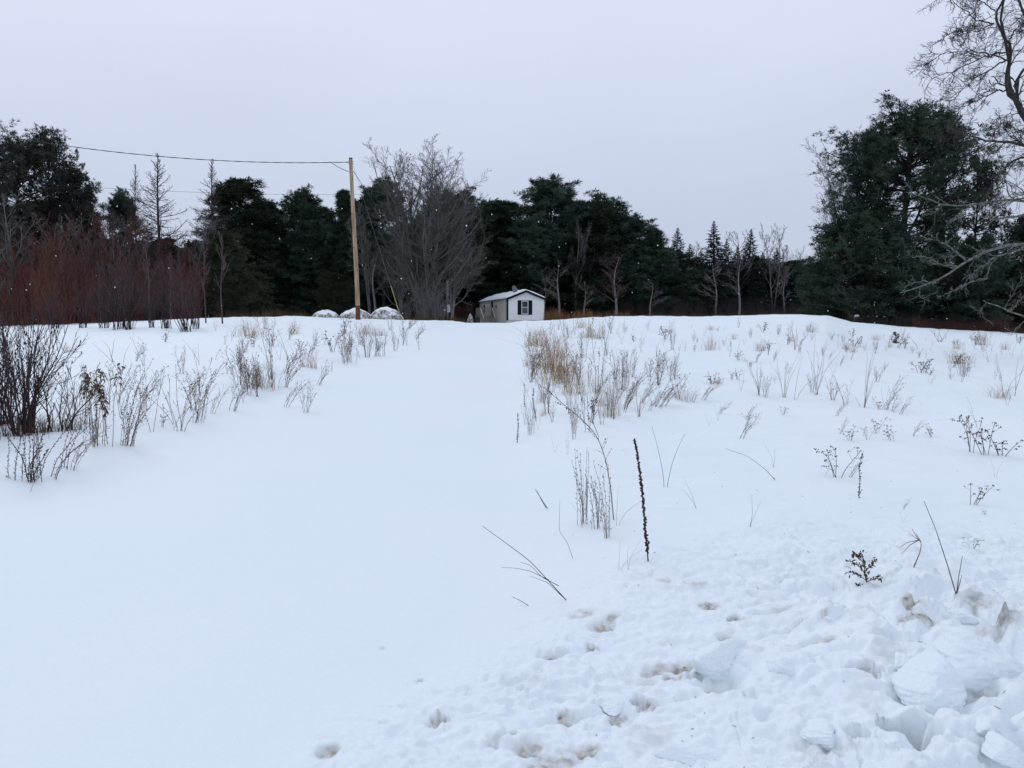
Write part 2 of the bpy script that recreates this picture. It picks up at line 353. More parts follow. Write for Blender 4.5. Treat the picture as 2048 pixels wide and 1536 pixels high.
def join(parts):
    Vs = []; Fs = []; o = 0
    for V, F in parts:
        if F.shape[1] == 3: F = np.concatenate([F, F[:, 2:3]], 1)
        Vs.append(V); Fs.append(F + o); o += len(V)
    return np.vstack(Vs), np.vstack(Fs)
def tri_mesh(name, parts_q, parts_t, m, smooth=False):
    """one mesh from quad parts and triangle parts"""
    Vs = []; L = []; tot = []; o = 0
    for V, F in parts_q + parts_t:
        Vs.append(V); L.append((F + o).ravel()); tot.append(np.full(len(F), F.shape[1])); o += len(V)
    V = np.vstack(Vs).astype(np.float32); L = np.concatenate(L).astype(np.int32); tot = np.concatenate(tot).astype(np.int32)
    me = bpy.data.meshes.new(name); me.vertices.add(len(V)); me.vertices.foreach_set('co', V.ravel())
    me.loops.add(len(L)); me.loops.foreach_set('vertex_index', L); me.polygons.add(len(tot))
    me.polygons.foreach_set('loop_start', np.concatenate([[0], np.cumsum(tot)[:-1]]).astype(np.int32)); me.polygons.foreach_set('loop_total', tot)
    if smooth: me.polygons.foreach_set('use_smooth', np.ones(len(tot), bool))
    me.update(calc_edges=True); me.materials.append(m); return me
def unit(v): return v / (np.linalg.norm(v, axis=-1, keepdims=True) + 1e-9)
def grow(P, R, cnt, s0, s1, ang, lenf, trop, wob, n, rf, rng, rmin, absL=None, taper=.6, tip=.3):
    """side shoots on a batch of polylines; returns their polylines and radii"""
    N, k, _ = P.shape; L = np.linalg.norm(np.diff(P, axis=1), axis=2).sum(1)
    idx = np.repeat(np.arange(N), cnt); s = s0 + (s1 - s0) * (np.tile((np.arange(cnt) + .5) / cnt, N) + rng.uniform(-.5, .5, N * cnt) / cnt)
    f = np.clip(s, 0, .999) * (k - 1); i = f.astype(int); w = (f - i)[:, None]
    p0 = P[idx, i] * (1 - w) + P[idx, i + 1] * w; tg = unit(P[idx, i + 1] - P[idx, i]); r0 = R[idx, i] * (1 - w[:, 0]) + R[idx, i + 1] * w[:, 0]
    q = rng.normal(size=p0.shape); q = unit(q - tg * (q * tg).sum(1, keepdims=True)); a = np.radians(ang + rng.normal(0, ang * .22, len(p0)))[:, None]
    d = unit(tg * np.cos(a) + q * np.sin(a)); ln = (absL if absL is not None else L[idx] * lenf) * (1 - taper * s) * rng.uniform(.6, 1.2, len(p0))
    out = [p0]; st = (ln / (n - 1))[:, None]
    for _ in range(n - 1):
        out.append(out[-1] + d * st); d = unit(d + np.array([0, 0, trop]) + rng.normal(0, wob, d.shape))
    CP = np.stack(out, 1); rr = np.maximum(r0 * rf, rmin)[:, None] * np.linspace(1, tip, n)[None]
    return CP, np.maximum(rr, rmin * .6)
def path(pts, n):
    pts = np.asarray(pts, float); d = np.r_[0, np.cumsum(np.linalg.norm(np.diff(pts, axis=0), axis=1))]; s = np.linspace(0, d[-1], n)
    # smooth resample
    o = np.stack([np.interp(s, d, pts[:, k]) for k in range(3)], 1)
    for _ in range(2): o[1:-1] = .5 * o[1:-1] + .25 * (o[:-2] + o[2:])
    return o
def tufts(C, D, ln, wd, b, rng, spread=.8):
    """b narrow needle blades fanning from every point C about direction D"""
    N = len(C); C = np.repeat(C, b, 0); D = unit(np.repeat(D, b, 0) + rng.normal(0, spread, (N * b, 3)) + [0, 0, .28])
    if np.ndim(ln): ln = np.repeat(ln, b)[:, None]; wd = np.repeat(wd, b)[:, None]
    q = unit(np.cross(D, rng.normal(size=D.shape))); l = ln * rng.uniform(.6, 1.25, (N * b, 1)); w = wd * rng.uniform(.6, 1.3, (N * b, 1))
    V = np.stack([C - q * w * .25, C + D * l * .55 + q * w * .5, C + D * l, C + D * l * .5 - q * w * .5], 1).reshape(-1, 3)
    F = np.arange(N * b * 4).reshape(-1, 4); return V, F

# ------------------------------------------------------------------ tree kinds (built once, copied later)
def pine(seed, H=18, cb=.25, w=3.6, mat_='pine', nb=95, sub=8, tp=5, blades=11, bl=.52, bw=.062, top=.8, dense=1.0, name='pine_tree', multi=0, prof_=None):
    rng = np.random.default_rng(seed); n = 12
    lean = rng.normal(0, .25, 2); z = np.linspace(0, 1, n)
    TP = np.stack([lean[0] * z ** 2 + .12 * np.sin(z * 7 + seed), lean[1] * z ** 2 + .12 * np.cos(z * 6 + seed), z * H], 1)[None]
    TR = (.24 * (1 - z) ** .8 + .03)[None] * H / 18
    tp_, tf_ = tubes(TP, TR, 8)
    h = cb + (1 - cb) * (np.sort(rng.uniform(0, 1, nb)) ** .9) * .985; az = rng.uniform(0, 2 * math.pi, nb) + np.arange(nb) * 2.4
    t = (h - cb) / (1 - cb)
    prof = np.interp(t, *prof_) if prof_ else np.interp(t, [0, .12, .35, .6, .8, .93, 1], [.6, .9, 1., 1., top, top * .72, .25])
    lob = 1 + .30 * np.sin(az * 2 + t * 5 + seed) * np.sin(t * 9 + seed * 2)
    L = w * prof * lob * rng.uniform(.65, 1.15, nb)
    base = np.stack([np.interp(h, z, TP[0, :, k]) for k in range(3)], 1)
    el = np.radians(np.interp(t, [0, .4, .8, 1], [-5, 12, 38, 65]) + rng.normal(0, 9, nb))
    d = np.stack([np.cos(az) * np.cos(el), np.sin(az) * np.cos(el), np.sin(el)], 1); m = 6; pts = [base]; st = (L / (m - 1))[:, None]
    for _ in range(m - 1): pts.append(pts[-1] + d * st); d = unit(d + [0, 0, .09] + rng.normal(0, .10, d.shape))
    BP = np.stack(pts, 1); BR = (.022 + .012 * L)[:, None] * np.linspace(1, .35, m)[None]
    b2, r2 = grow(BP, BR, sub, .25, 1., 48, .36, .10, .12, 4, .55, rng, .010, taper=.35)
    b3, r3 = grow(b2, r2, 2, .3, 1., 42, .5, .12, .12, 3, .7, rng, .008, taper=.3)
    bv, bf = join([tubes(BP, BR, 4), tubes(b2, r2, 3)])
    if multi:
        extra, er = grow(TP, TR, multi, .2, .5, 22, .0, .25, .03, 8, .6, rng, .05, absL=H * .45)
        bv, bf = join([(bv, bf), tubes(extra, er, 6)])
        e2, q2 = grow(extra, er, 12, .3, 1, 50, .3, .1, .1, 5, .5, rng, .02); e3, q3 = grow(e2, q2, 6, .3, 1, 45, .4, .1, .1, 3, .6, rng, .01)
        bv, bf = join([(bv, bf), tubes(e2, q2, 4)]); b3 = np.concatenate([b3, e3])
    S = np.concatenate([b3[:, i] for i in (1, 2)] + [b2[:, 3], b2[:, 2]] + [BP[:, -1]])
    T = np.concatenate([unit(b3[:, i] - b3[:, i - 1]) for i in (1, 2)] + [unit(b2[:, 3] - b2[:, 2])] * 2 + [unit(BP[:, -1] - BP[:, -2])])
    keep = rng.uniform(0, 1, len(S)) < dense; S = S[keep]; T = T[keep]
    S = S + rng.normal(0, .10, S.shape) * [1, 1, 1.2]
    lv, lf = tufts(S, T, bl, bw, blades, rng)
    o = empty(name, (0, 0, 0)); mt = M['dbark']
    tr = obj('trunk', mesh_np('trunk', *join([(tp_, tf_), (bv, bf)]), mt), o)
    obj('crown', mesh_np('crown', lv, lf, M[mat_]), o); return o
def spruce(seed, H=12, w=1.9, cb=.06, name='spruce_tree', mat_='spruce'):
    rng = np.random.default_rng(seed); z = np.linspace(0, 1, 10); TP = np.stack([.05 * np.sin(z * 4), .05 * np.cos(z * 5), z * H], 1)[None]; TR = (.15 * (1 - z) + .012)[None]
    nb = 230; h = cb + (1 - cb) * np.linspace(0, .99, nb) ** .92; az = np.arange(nb) * 2.39996 + rng.normal(0, .3, nb); t = (h - cb) / (1 - cb)
    L = w * (1 - t) ** .8 * rng.uniform(.55, 1.25, nb) + .015; base = np.stack([np.interp(h, z, TP[0, :, k]) for k in range(3)], 1)
    el = np.radians(np.interp(t, [0, .7, 1], [-22, -5, 45]) + rng.normal(0, 7, nb)); d = np.stack([np.cos(az) * np.cos(el), np.sin(az) * np.cos(el), np.sin(el)], 1)
    pts = [base]; st = (L / 4)[:, None]
    for _ in range(4): pts.append(pts[-1] + d * st); d = unit(d + [0, 0, .06])
    BP = np.stack(pts, 1); BR = np.full((nb, 5), .012)
    b2, r2 = grow(BP, BR, 7, .15, 1, 50, .33, .02, .06, 3, .7, rng, .006)
    S = np.concatenate([b2[:, 1], b2[:, 2], BP[:, -1], BP[:, 2], BP[:, 3]]); T = np.concatenate([unit(b2[:, 2] - b2[:, 1])] * 2 + [unit(BP[:, -1] - BP[:, -2])] * 3)
    tt = np.clip(1 - S[:, 2] / H, .03, 1) ** .5; lv, lf = tufts(S, T, .26 * tt, .07 * tt, 6, rng, .6); o = empty(name, (0, 0, 0))
    obj('trunk', mesh_np('trunk', *join([tubes(TP, TR, 6), tubes(BP, BR, 3)]), M['dbark']), o); obj('crown', mesh_np('crown', lv, lf, M[mat_]), o); return o
def larch(seed, H=14, w=2.7):
    rng = np.random.default_rng(seed); z = np.linspace(0, 1, 14); TP = np.stack([.12 * np.sin(z * 5 + seed), .1 * np.cos(z * 5), z * H], 1)[None]; TR = (.15 * (1 - z) + .018)[None]
    nb = 175; h = .12 + .87 * np.linspace(0, 1, nb); az = rng.uniform(0, 6.28, nb); t = (h - .16) / .84
    L = w * np.interp(t, [0, .25, .6, 1], [.75, 1, .62, .08]) * rng.uniform(.45, 1.25, nb); base = np.stack([np.interp(h, z, TP[0, :, k]) for k in range(3)], 1)
    el = np.radians(np.interp(t, [0, .6, 1], [0, 15, 55]) + rng.normal(0, 12, nb)); d = np.stack([np.cos(az) * np.cos(el), np.sin(az) * np.cos(el), np.sin(el)], 1)
    pts = [base]; st = (L / 6)[:, None]
    for k in range(6): pts.append(pts[-1] + d * st); d = unit(d + [0, 0, .10] + rng.normal(0, .06, d.shape))
    BP = np.stack(pts, 1); BR = (.012 + .009 * L)[:, None] * np.linspace(1, .4, 7)[None]
    b2, r2 = grow(BP, BR, 9, .15, 1, 45, .34, .05, .12, 4, .7, rng, .012); b3, r3 = grow(b2, r2, 3, .2, 1, 40, .45, .05, .1, 2, .8, rng, .007)
    o = empty('larch_tree', (0, 0, 0)); obj('trunk', mesh_np('trunk', *tubes(TP, TR, 7), M['ltwig']), o)
    obj('crown', mesh_np('crown', *join([tubes(BP, BR, 4), tubes(b2, r2, 3), tubes(b3, r3, 3)]), M['ltwig']), o); return o
def bare(seed, H=12, trunks=1, r=.14, fork=.25, limbs=16, ang=38, spread=.16, lim_len=.42, twigs=(7, 5, 3), trop=.16, rmin=.010, mt='gbark', mc='gtwig', name='bare_tree', low=.25, drop=0.0, ltap=.68):
    rng = np.random.default_rng(seed); n = 12; z = np.linspace(0, 1, n); TPs = []; TRs = []
    for k in range(trunks):
        a = rng.uniform(0, 6.28) if trunks > 1 else 0; sp = (H * spread * rng.uniform(.5, 1.2)) if trunks > 1 else 0; hh = H * (rng.uniform(.8, .97) if k else .95)
        x = np.cos(a) * sp * z ** 1.3 + .02 * H * np.sin(z * 6 + seed + k) * z; y = np.sin(a) * sp * z ** 1.3 + .02 * H * np.cos(z * 5 + seed + k * 2) * z
        TPs.append(np.stack([x + .1 * r * k, y, z * hh], 1)); TRs.append(r * (1 if k == 0 else .75) * ((1 - z) ** .9 * .93 + .07))
    TP = np.stack(TPs); TR = np.stack(TRs)
    b1, r1 = grow(TP, TR, limbs, low, .97, ang, 0, trop, .07, 8, .55, rng, rmin * 2, absL=H * lim_len, taper=ltap)
    b2, r2 = grow(b1, r1, twigs[0], .2, 1, 34, .42, trop * .6, .09, 5, .6, rng, rmin * 1.3, taper=.5)
    b3, r3 = grow(b2, r2, twigs[1], .2, 1, 32, .5, trop * .5, .10, 4, .7, rng, rmin, taper=.4)
    prt = [tubes(b1, r1, 5), tubes(b2, r2, 4), tubes(b3, r3, 3)]
    if twigs[2]:
        b4, r4 = grow(b3, r3, twigs[2], .2, 1, 30, .55, trop * .3, .08, 3, .8, rng, rmin * .75, taper=.4); prt.append(tubes(b4, r4, 3))
    o = empty(name, (0, 0, 0)); obj('trunk', mesh_np('trunk', *tubes(TP, TR, 8), M[mt], True), o); obj('crown', mesh_np('crown', *join(prt), M[mc]), o); return o
def shrub(seed, H=4.5, stems=26, rad=.35, spread=.16, r=.020, tw=(5, 4), mt='rtwig', name='shrub', low=.25, rmin=.008, mb=None):
    rng = np.random.default_rng(seed); n = 8; z = np.linspace(0, 1, n); a = rng.uniform(0, 6.28, stems); rr = rad * np.sqrt(rng.uniform(0, 1, stems)); hh = H * rng.uniform(.55, 1.05, stems); sp = H * spread * rng.uniform(.1, 1.5, stems)
    P = np.zeros((stems, n, 3)); b = a + rng.normal(0, .7, stems)
    P[:, :, 0] = (np.cos(a) * rr)[:, None] + (np.cos(b) * sp)[:, None] * z ** 1.2 + .02 * H * np.sin(z[None] * 7 + a[:, None] * 3)
    P[:, :, 1] = (np.sin(a) * rr)[:, None] + (np.sin(b) * sp)[:, None] * z ** 1.2 + .02 * H * np.cos(z[None] * 6 + a[:, None] * 5); P[:, :, 2] = z[None] * hh[:, None] - .05
    Rr = (r * rng.uniform(.6, 1.3, stems))[:, None] * (1 - .75 * z)[None]
    b1, r1 = grow(P, Rr, tw[0], low, 1, 28, .30, .10, .07, 4, .6, rng, rmin); b2, r2 = grow(b1, r1, tw[1], .15, 1, 28, .5, .08, .07, 3, .8, rng, rmin * .8)
    o = empty(name, (0, 0, 0)); obj('stems', mesh_np('stems', *tubes(P, Rr, 4), M[mb or mt]), o); obj('twigs', mesh_np('twigs', *join([tubes(b1, r1, 3), tubes(b2, r2, 3)]), M[mt]), o); return o

class Kind:
    """first placement moves the built thing itself, the later ones copy it and its parts"""
    ALL = []
    def __init__(s, root, H):
        s.root = root; s.used = False; Kind.ALL.append(s); cs = []
        for c in root.children:
            v = np.zeros(len(c.data.vertices) * 3, np.float32); c.data.vertices.foreach_get('co', v); cs.append(v.reshape(-1, 3))
        v = np.vstack(cs); s.H = float(np.percentile(v[:, 2], 99.9)) if len(v) > 5000 else float(v[:, 2].max()); s.W = float(np.percentile(np.abs(v[:, 0]), 96))
    def put(s, loc, H, w=1.0, rz=0.0, label=None, cat=None, group=None):
        k = H / s.H; sc = (k * w, k * w, k)
        if not s.used: o = s.root; o.location = [float(v) for v in loc]; o.rotation_euler = (0, 0, rz); o.scale = sc; s.used = True
        else: o = dup(s.root, loc, rz, sc)
        for q in ('label', 'category', 'group'):
            if q in o: del o[q]
        return tag(o, label, cat, group)
rngP = np.random.default_rng(7)
def tree(K, px, top, Y, hw=None, w0=None, label=None, cat='tree', group=None, rz=None, sink=.05):
    p = stand(px, Y); H = at(px, top, Y)[2] - p[2] + sink; p[2] -= sink
    w = 1.0
    if hw: w = (hw / FPX * Y) * (1.08 if K.root.name.startswith('pine') else 1.3 if K.root.name.startswith('spruce') else 1.0) / (K.W * H / K.H)
    return K.put(p, H, w, rngP.uniform(0, 6.28) if rz is None else rz, label, cat, group)

# ------------------------------------------------------------------ the forest
LM = [(-60, 'beyond the left edge'), (60, 'below the tallest left pine'), (125, 'right of the tallest left pine'), (172, 'by the narrow left pine'), (252, 'by the small round pine'), (284, 'by the shortest larch'), (330, 'by the tallest larch'), (385, 'in the gap before the last larch'), (436, 'by the last larch'), (492, 'by the broad pine'), (550, 'by the flat-topped pine'), (604, 'by the twin-topped pine'), (655, 'left of the utility pole'), (705, 'behind the utility pole'), (770, 'right of the utility pole'), (852, 'behind the big leafless tree'), (915, 'right of the big leafless tree'), (985, 'left of the home'), (1045, 'behind the home'), (1100, 'behind the tallest central pine'), (1160, 'in the central dip'), (1214, 'behind the second central pine'), (1265, 'by the stepping-down pine'), (1306, 'by the last wood pine'), (1350, 'at the leftmost spruce'), (1385, 'between the first two spruces'), (1423, 'at the tallest spruce'), (1455, 'right of the tallest spruce'), (1495, 'at the thin-topped spruce'), (1520, 'right of the thin-topped spruce'), (1545, 'at the fan-topped tree'), (1580, 'right of the fan-topped tree'), (1620, 'near the right evergreens'), (1690, 'behind the right evergreens'), (2100, 'beyond the right edge')]
def lm(px): return min(LM, key=lambda q: abs(q[0] - px))[1]
K_pA = Kind(pine(1, 18, .22, 3.7), 18); K_pB = Kind(pine(2, 18, .12, 3.4, nb=105), 18); K_pC = Kind(pine(3, 18, .35, 4.2, top=.95), 18)
K_pD = Kind(pine(4, 9, .02, 2.5, 'pineolive', nb=80, sub=7, bl=.26, bw=.055, top=.75), 9)
K_pX = Kind(pine(5, 15, .0, 3.6, nb=80, sub=7, blades=9, bl=.6, bw=.14, top=.6), 15)      # deep shade trees behind the front row
K_sp = Kind(spruce(11, 12, 1.7), 12); K_sp2 = Kind(spruce(12, 14, 1.5), 14)
K_la = Kind(larch(21), 14); K_lb = Kind(larch(22, 14, 2.3), 14)
K_ba = Kind(bare(31, 12, 1, .13, limbs=18, ang=36), 12); K_bb = Kind(bare(32, 12, 2, .11, limbs=14, ang=30, trop=.2), 12)
K_bc = Kind(bare(33, 10, 1, .08, limbs=14, ang=42, lim_len=.33, low=.35, twigs=(6, 5, 2)), 10)
K_bs = Kind(bare(34, 7, 1, .062, limbs=14, ang=30, lim_len=.30, low=.4, twigs=(5, 4, 0), name='sapling', mt='ptwig', mc='ptwig'), 7)
G1 = 'evergreens along the edge of the wood'
# left group
K_left = Kind(pine(41, 18, .42, 4.6, 'pinebrown', nb=95, sub=8, bl=.40, bw=.05, dense=.85, prof_=([0, .15, .35, .6, .8, .93, 1], [.5, .75, .9, 1.1, 1.1, .85, .4])), 18)
tree(K_left, 48, 240, 72, 78, 4.6, 'tall dark pine with a broad open crown at the left edge, behind the red thicket', 'pine tree', G1)
K_left2 = Kind(pine(44, 18, .38, 4.6, 'pinebrown', nb=80, sub=8, bl=.36, bw=.07, top=1.0, dense=.8), 18)
tree(K_left2, 112, 268, 74, 48, 4.6, 'dark pine leaning against the right side of the tallest left pine', 'pine tree', G1)
K = Kind(pine(42, 18, .3, 3.4, 'pinebrown', nb=80, dense=.8), 18)
tree(K, 172, 338, 76, 45, 3.4, 'narrow dark pine standing just right of the tallest pine of the left edge', 'pine tree', G1)
tree(K, -35, 300, 78, 70, 3.4, 'dark pine cut by the left edge of the photo', 'pine tree', G1)
tree(K_pX, 100, 400, 82, 90, 3.6, 'low dark pine filling under the crown of the tallest left pine', 'pine tree', G1)
tree(K_pA, 252, 378, 84, 34, 3.7, 'small round-topped pine between the left pines and the first larch', 'pine tree', G1)
tree(K_la, 284, 328, 80, 26, 2.7, 'shorter leafless larch, leftmost of the three larches', 'larch', 'leafless larches above the red thicket')
tree(K_la, 330, 306, 74, 46, 2.7, 'tallest leafless larch, middle one of the three larches', 'larch', 'leafless larches above the red thicket')
tree(K_lb, 436, 318, 76, 36, 2.3, 'leafless larch with a thin spire right of the gap, rightmost of the three larches', 'larch', 'leafless larches above the red thicket')
# between larches and the big bare tree
tree(K_pB, 492, 360, 88, 62, 3.4, 'broad dark pine right of the last larch', 'pine tree', G1)
tree(K_pA, 548, 402, 92, 55, 3.7, 'dark pine with a flat top left of the twin-topped pine', 'pine tree', G1)
tree(K_pC, 604, 374, 92, 50, 4.2, 'dark pine with the higher top midway between larch and utility pole', 'pine tree', G1)
tree(K_pB, 648, 412, 90, 42, 3.4, 'lower dark pine two trees left of the utility pole', 'pine tree', G1)
K_py = Kind(pine(43, 16, .1, 2.6, nb=90, top=.5), 16)
tree(K_py, 694, 382, 90, 42, 2.6, 'pointed dark pine right behind the utility pole', 'pine tree', G1)
tree(K_pA, 770, 358, 96, 52, 3.7, 'dark pine behind the left branches of the big leafless tree', 'pine tree', G1)
tree(K_pB, 735, 400, 98, 30, 3.4, 'narrow pine between utility pole and big leafless tree', 'pine tree', G1)
tree(K_pC, 905, 376, 98, 58, 4.2, 'dark pine behind the right half of the big leafless tree', 'pine tree', G1)
tree(K_pA, 845, 430, 100, 55, 3.7, 'dark pine hidden behind the trunks of the big leafless tree', 'pine tree', G1)
# behind and right of the house
tree(K_pB, 1003, 404, 104, 62, 3.4, 'round-topped dark pine straight behind the mobile home', 'pine tree', G1)
tree(K_pA, 1098, 352, 106, 66, 3.7, 'tallest dark pine behind the right end of the mobile home', 'pine tree', G1)
tree(K_pC, 1060, 430, 100, 58, 4.2, 'lower dark pine in front of the tallest pine behind the home', 'pine tree', G1)
tree(K_pB, 1150, 400, 108, 46, 3.4, 'dark pine in the dip right of the tallest pine behind the home', 'pine tree', G1)
tree(K_pC, 1214, 386, 106, 58, 4.2, 'second tallest dark pine right of the mobile home', 'pine tree', G1)
tree(K_pA, 1262, 428, 106, 50, 3.7, 'dark pine stepping down to the right of the second tallest pine', 'pine tree', G1)
tree(K_py, 1306, 455, 104, 40, 2.6, 'last small pine at the right end of the dark pine wood', 'pine tree', G1)
tree(K_pB, 1175, 470, 98, 60, 3.4, 'low pine in front of the two tallest pines right of the home', 'pine tree', G1)
# spruces of the right gap
tree(K_sp, 1350, 456, 112, 24, 1.7, 'pointed spruce nearest the end of the pine wood, leftmost of the spruces', 'spruce', 'pointed spruces beyond the right field')
tree(K_sp2, 1423, 442, 114, 27, 1.5, 'tallest pointed spruce beyond the right field', 'spruce', 'pointed spruces beyond the right field')
tree(K_sp, 1448, 478, 118, 20, 1.7, 'short spruce touching the right side of the tallest spruce', 'spruce', 'pointed spruces beyond the right field')
tree(K_sp2, 1495, 458, 118, 24, 1.5, 'thin-topped spruce, third of the tall spruces from the left', 'spruce', 'pointed spruces beyond the right field')
for px, top, hw in ((1338, 530, 20), (1362, 535, 20), (1410, 528, 20), (1436, 520, 19), (1458, 530, 20), (1484, 512, 19), (1508, 528, 20), (1534, 520, 20), (1562, 530, 22), (1596, 535, 22), (1632, 530, 22), (1328, 505, 19), (1375, 488, 20), (1398, 500, 20), (1470, 495, 19), (1520, 505, 20), (1548, 496, 19), (1580, 520, 20), (1612, 512, 22), (1352, 510, 24), (1426, 515, 24), (1498, 520, 24)):
    tree(K_sp, px, top, 122, hw, 1.7, 'low dark spruce ' + ('of fuller shape ' if hw > 25 else '') + lm(px), 'spruce', 'low spruces beyond the right field')
# dark rows behind
rr = np.random.default_rng(99)
for row, (Y0, y0) in enumerate(((108, 452), (118, 440), (130, 434))):
    for px in np.arange(-260 + row * 30, 1330, 82):
        top = y0 + rr.uniform(-12, 45) + (25 if 200 < px < 460 else 0) + (48 if px > 1230 else 0)
        tree(K_pX, px + rr.uniform(-20, 20), top, Y0 + rr.uniform(-3, 3), 62, 3.6, ('nearer', 'middle', 'farthest')[row] + '-row shaded pine of the wood ' + lm(px), 'pine tree', 'dark pines deep in the wood')
for px in np.concatenate([np.arange(1330, 1650, 40), np.arange(2080, 2700, 75)]):
    tree(K_pX, px + rr.uniform(-20, 20), 522 + rr.uniform(-12, 22) - (0 if px < 1640 else 70), 136 if px < 1640 else 92, 55, 3.6, 'low dark pine in the far row ' + lm(px), 'pine tree', 'low dark pines of the far row')
# grey leafless trees of the far gap
for i, px in enumerate(np.arange(1296, 1720, 15)):
    K = (K_ba, K_bb, K_bc)[i % 3]
    tree(K, px + rr.uniform(-6, 6), 492 + rr.uniform(-16, 26), 128 + rr.uniform(-6, 10), None, None, ('forked ' if i % 3 == 1 else 'slim ' if i % 3 == 2 else '') + 'grey leafless tree in the far row ' + lm(px), 'tree', 'far grey leafless trees')
tree(K_bb, 1545, 446, 120, 30, 2.6, 'taller grey leafless tree with a fan-shaped top right of the spruces', 'tree')
tree(K_ba, 1468, 458, 118, 30, 3.2, 'pale leafless tree between the tallest and the thin-topped spruce', 'tree')
tree(K_bc, 1476, 505, 96, 26, 3.2, 'pale forked leafless tree standing before the spruces with spreading side limbs', 'tree')
tree(K_bc, 1428, 520, 98, 26, 2.2, 'thin grey leafless tree in front of the tallest spruce', 'tree')
tree(K_bc, 1566, 530, 100, 20, 2.2, 'slender pale leafless tree before the right end of the spruces', 'tree')
# leafless trees in front of the dark wood right of the house
K_plum = Kind(bare(51, 9, 1, .09, limbs=20, ang=42, lim_len=.42, low=.25, twigs=(7, 5, 2), mc='ptwig', trop=.12), 9)
tree(K_plum, 1231, 505, 90, 44, 3.0, 'low leafless tree with a round plum-brown crown right of the mobile home', 'tree')
tree(K_bc, 1117, 520, 92, 28, 2.2, 'thin grey leafless tree right beside the mobile home', 'tree')
tree(K_bb, 1150, 440, 95, 26, 2.6, 'tall slim leafless tree in front of the dark pines right of the home', 'tree')
tree(K_bc, 1088, 530, 96, 22, 2.2, 'slender leafless tree rising behind the right eave of the mobile home', 'tree')
tree(K_bc, 1168, 560, 90, 18, 2.2, 'small thin leafless tree between the slim tree and the plum-brown one', 'tree')
tree(K_bc, 1300, 560, 92, 24, 2.2, 'small grey leafless tree at the right end of the pine wood', 'tree')
# the big leafless tree left of the house
K_big = Kind(bare(61, 17, 5, .26, limbs=26, ang=34, spread=.12, lim_len=.36, twigs=(8, 6, 3), trop=.19, rmin=.009, low=.12, ltap=.42), 17)
tree(K_big, 852, 272, 78, 90, 5.2, 'very large many-trunked grey leafless tree with a tall rounded crown, left of the home', 'tree', rz=1.1)
K_big2 = Kind(bare(62, 14, 3, .17, limbs=26, ang=52, spread=.20, lim_len=.52, twigs=(8, 6, 3), trop=.07, rmin=.0095, low=.10), 14)
tree(K_big2, 905, 340, 80, 58, 4.6, 'lower spreading leafless tree leaning out over the mobile home side of the big tree', 'tree', rz=.4)
tree(K_big2, 802, 385, 82, 50, 4.6, 'low wide leafless tree on the utility pole side of the big tree', 'tree', rz=2.6)
tree(K_bb, 742, 395, 84, 32, 2.6, 'slender dark leafless tree just right of the utility pole', 'tree')
tree(K_bc, 752, 480, 80, 30, 2.2, 'thin pale leafless tree behind the yellow guy wire guard', 'tree')
K_bush = Kind(shrub(63, 5, 70, .9, .22, .022, (5, 3), 'gtwig', 'bush', rmin=.012, mb='gbark'), 5)
tree(K_bush, 852, 540, 75, None, None, 'dense grey leafless bush hugging the foot of the big leafless tree', 'bush')
tree(K_bush, 880, 580, 74, None, None, 'lower grey leafless bush beside the thin service post', 'bush')
tree(K_bush, 812, 590, 77, None, None, 'small grey leafless bush left of the foot of the big tree', 'bush')
# left side: bare trees over the thicket
tree(K_ba, 30, 380, 58, 50, 3.2, 'pale leafless tree with rising limbs in front of the tallest left pine', 'tree')
tree(K_bc, 2, 470, 50, 30, 2.2, 'leafless tree with a pale trunk at the very left edge', 'tree')
tree(K_bb, 186, 430, 62, 40, 2.6, 'leafless tree with light forking limbs above the middle of the red thicket', 'tree')
tree(K_bb, 390, 420, 66, 44, 2.6, 'tangled grey leafless tree in the gap between the tallest larch and the last one', 'tree')
tree(K_ba, 240, 430, 68, 34, 3.2, 'dark leafless tree below the leftmost larch', 'tree')
tree(K_ba, 120, 440, 64, 44, 3.2, 'dark leafless tree behind the thicket, below the left pines', 'tree')
tree(K_bs, 414, 480, 40, None, None, 'straight dark sapling, left one of the pair at the end of the red thicket', 'tree')
tree(K_bs, 447, 462, 38, None, None, 'straight pale sapling, right one of the pair at the end of the red thicket', 'tree')
tree(K_pD, 458, 462, 66, 46, 2.5, 'olive young pine behind the pair of saplings', 'pine tree')
tree(K_pD, 398, 480, 70, 34, 2.5, 'olive young pine half hidden behind the end of the red thicket', 'pine tree')
tree(K_pD, 512, 545, 74, 36, 2.5, 'small olive pine low at the wood edge right of the saplings', 'pine tree')
tree(K_pD, 670, 545, 84, 34, 2.5, 'small dark olive pine low behind the snowy boulders', 'pine tree')

# red thicket of the left
Gt = 'shrubs of the red thicket on the left'
RK = [Kind(shrub(70 + i, 4.6, 34, .75, .11, .019, (7, 4), 'rtwig', 'red_shrub', rmin=.0085), 4.6) for i in range(3)]
PK = [Kind(shrub(80 + i, 4.6, 22, .35, .17, .022, (7, 4), 'ptwig', 'multi_stem_shrub', rmin=.0085, mb='dbark'), 4.6) for i in range(2)]
for j, (Y0, y0) in enumerate(((50.5, 520), (54, 495), (58, 478), (62, 462))):
    for px in np.arange(-150 + 9 * j, 400, 34):
        if j == 0 and px > 190: continue
        top = y0 + rr.uniform(-34, 60) + (22 if px > 330 else 0) + (12 if px < 20 else 0) - (18 if 130 < px < 300 else 0)
        tree((RK + PK)[(j * 3 + int(px)) % (5 if px > 150 else 4)] if px > 60 else RK[int(px) % 3], px + rr.uniform(-9, 9), top, Y0 + rr.uniform(-1, 1), None, None, ('front', 'second', 'third', 'rear')[j] + '-row reddish shrub of the left thicket ' + lm(px) + (', shorter' if top > y0 + 22 else ', taller' if top < y0 - 8 else ''), 'shrub', Gt)
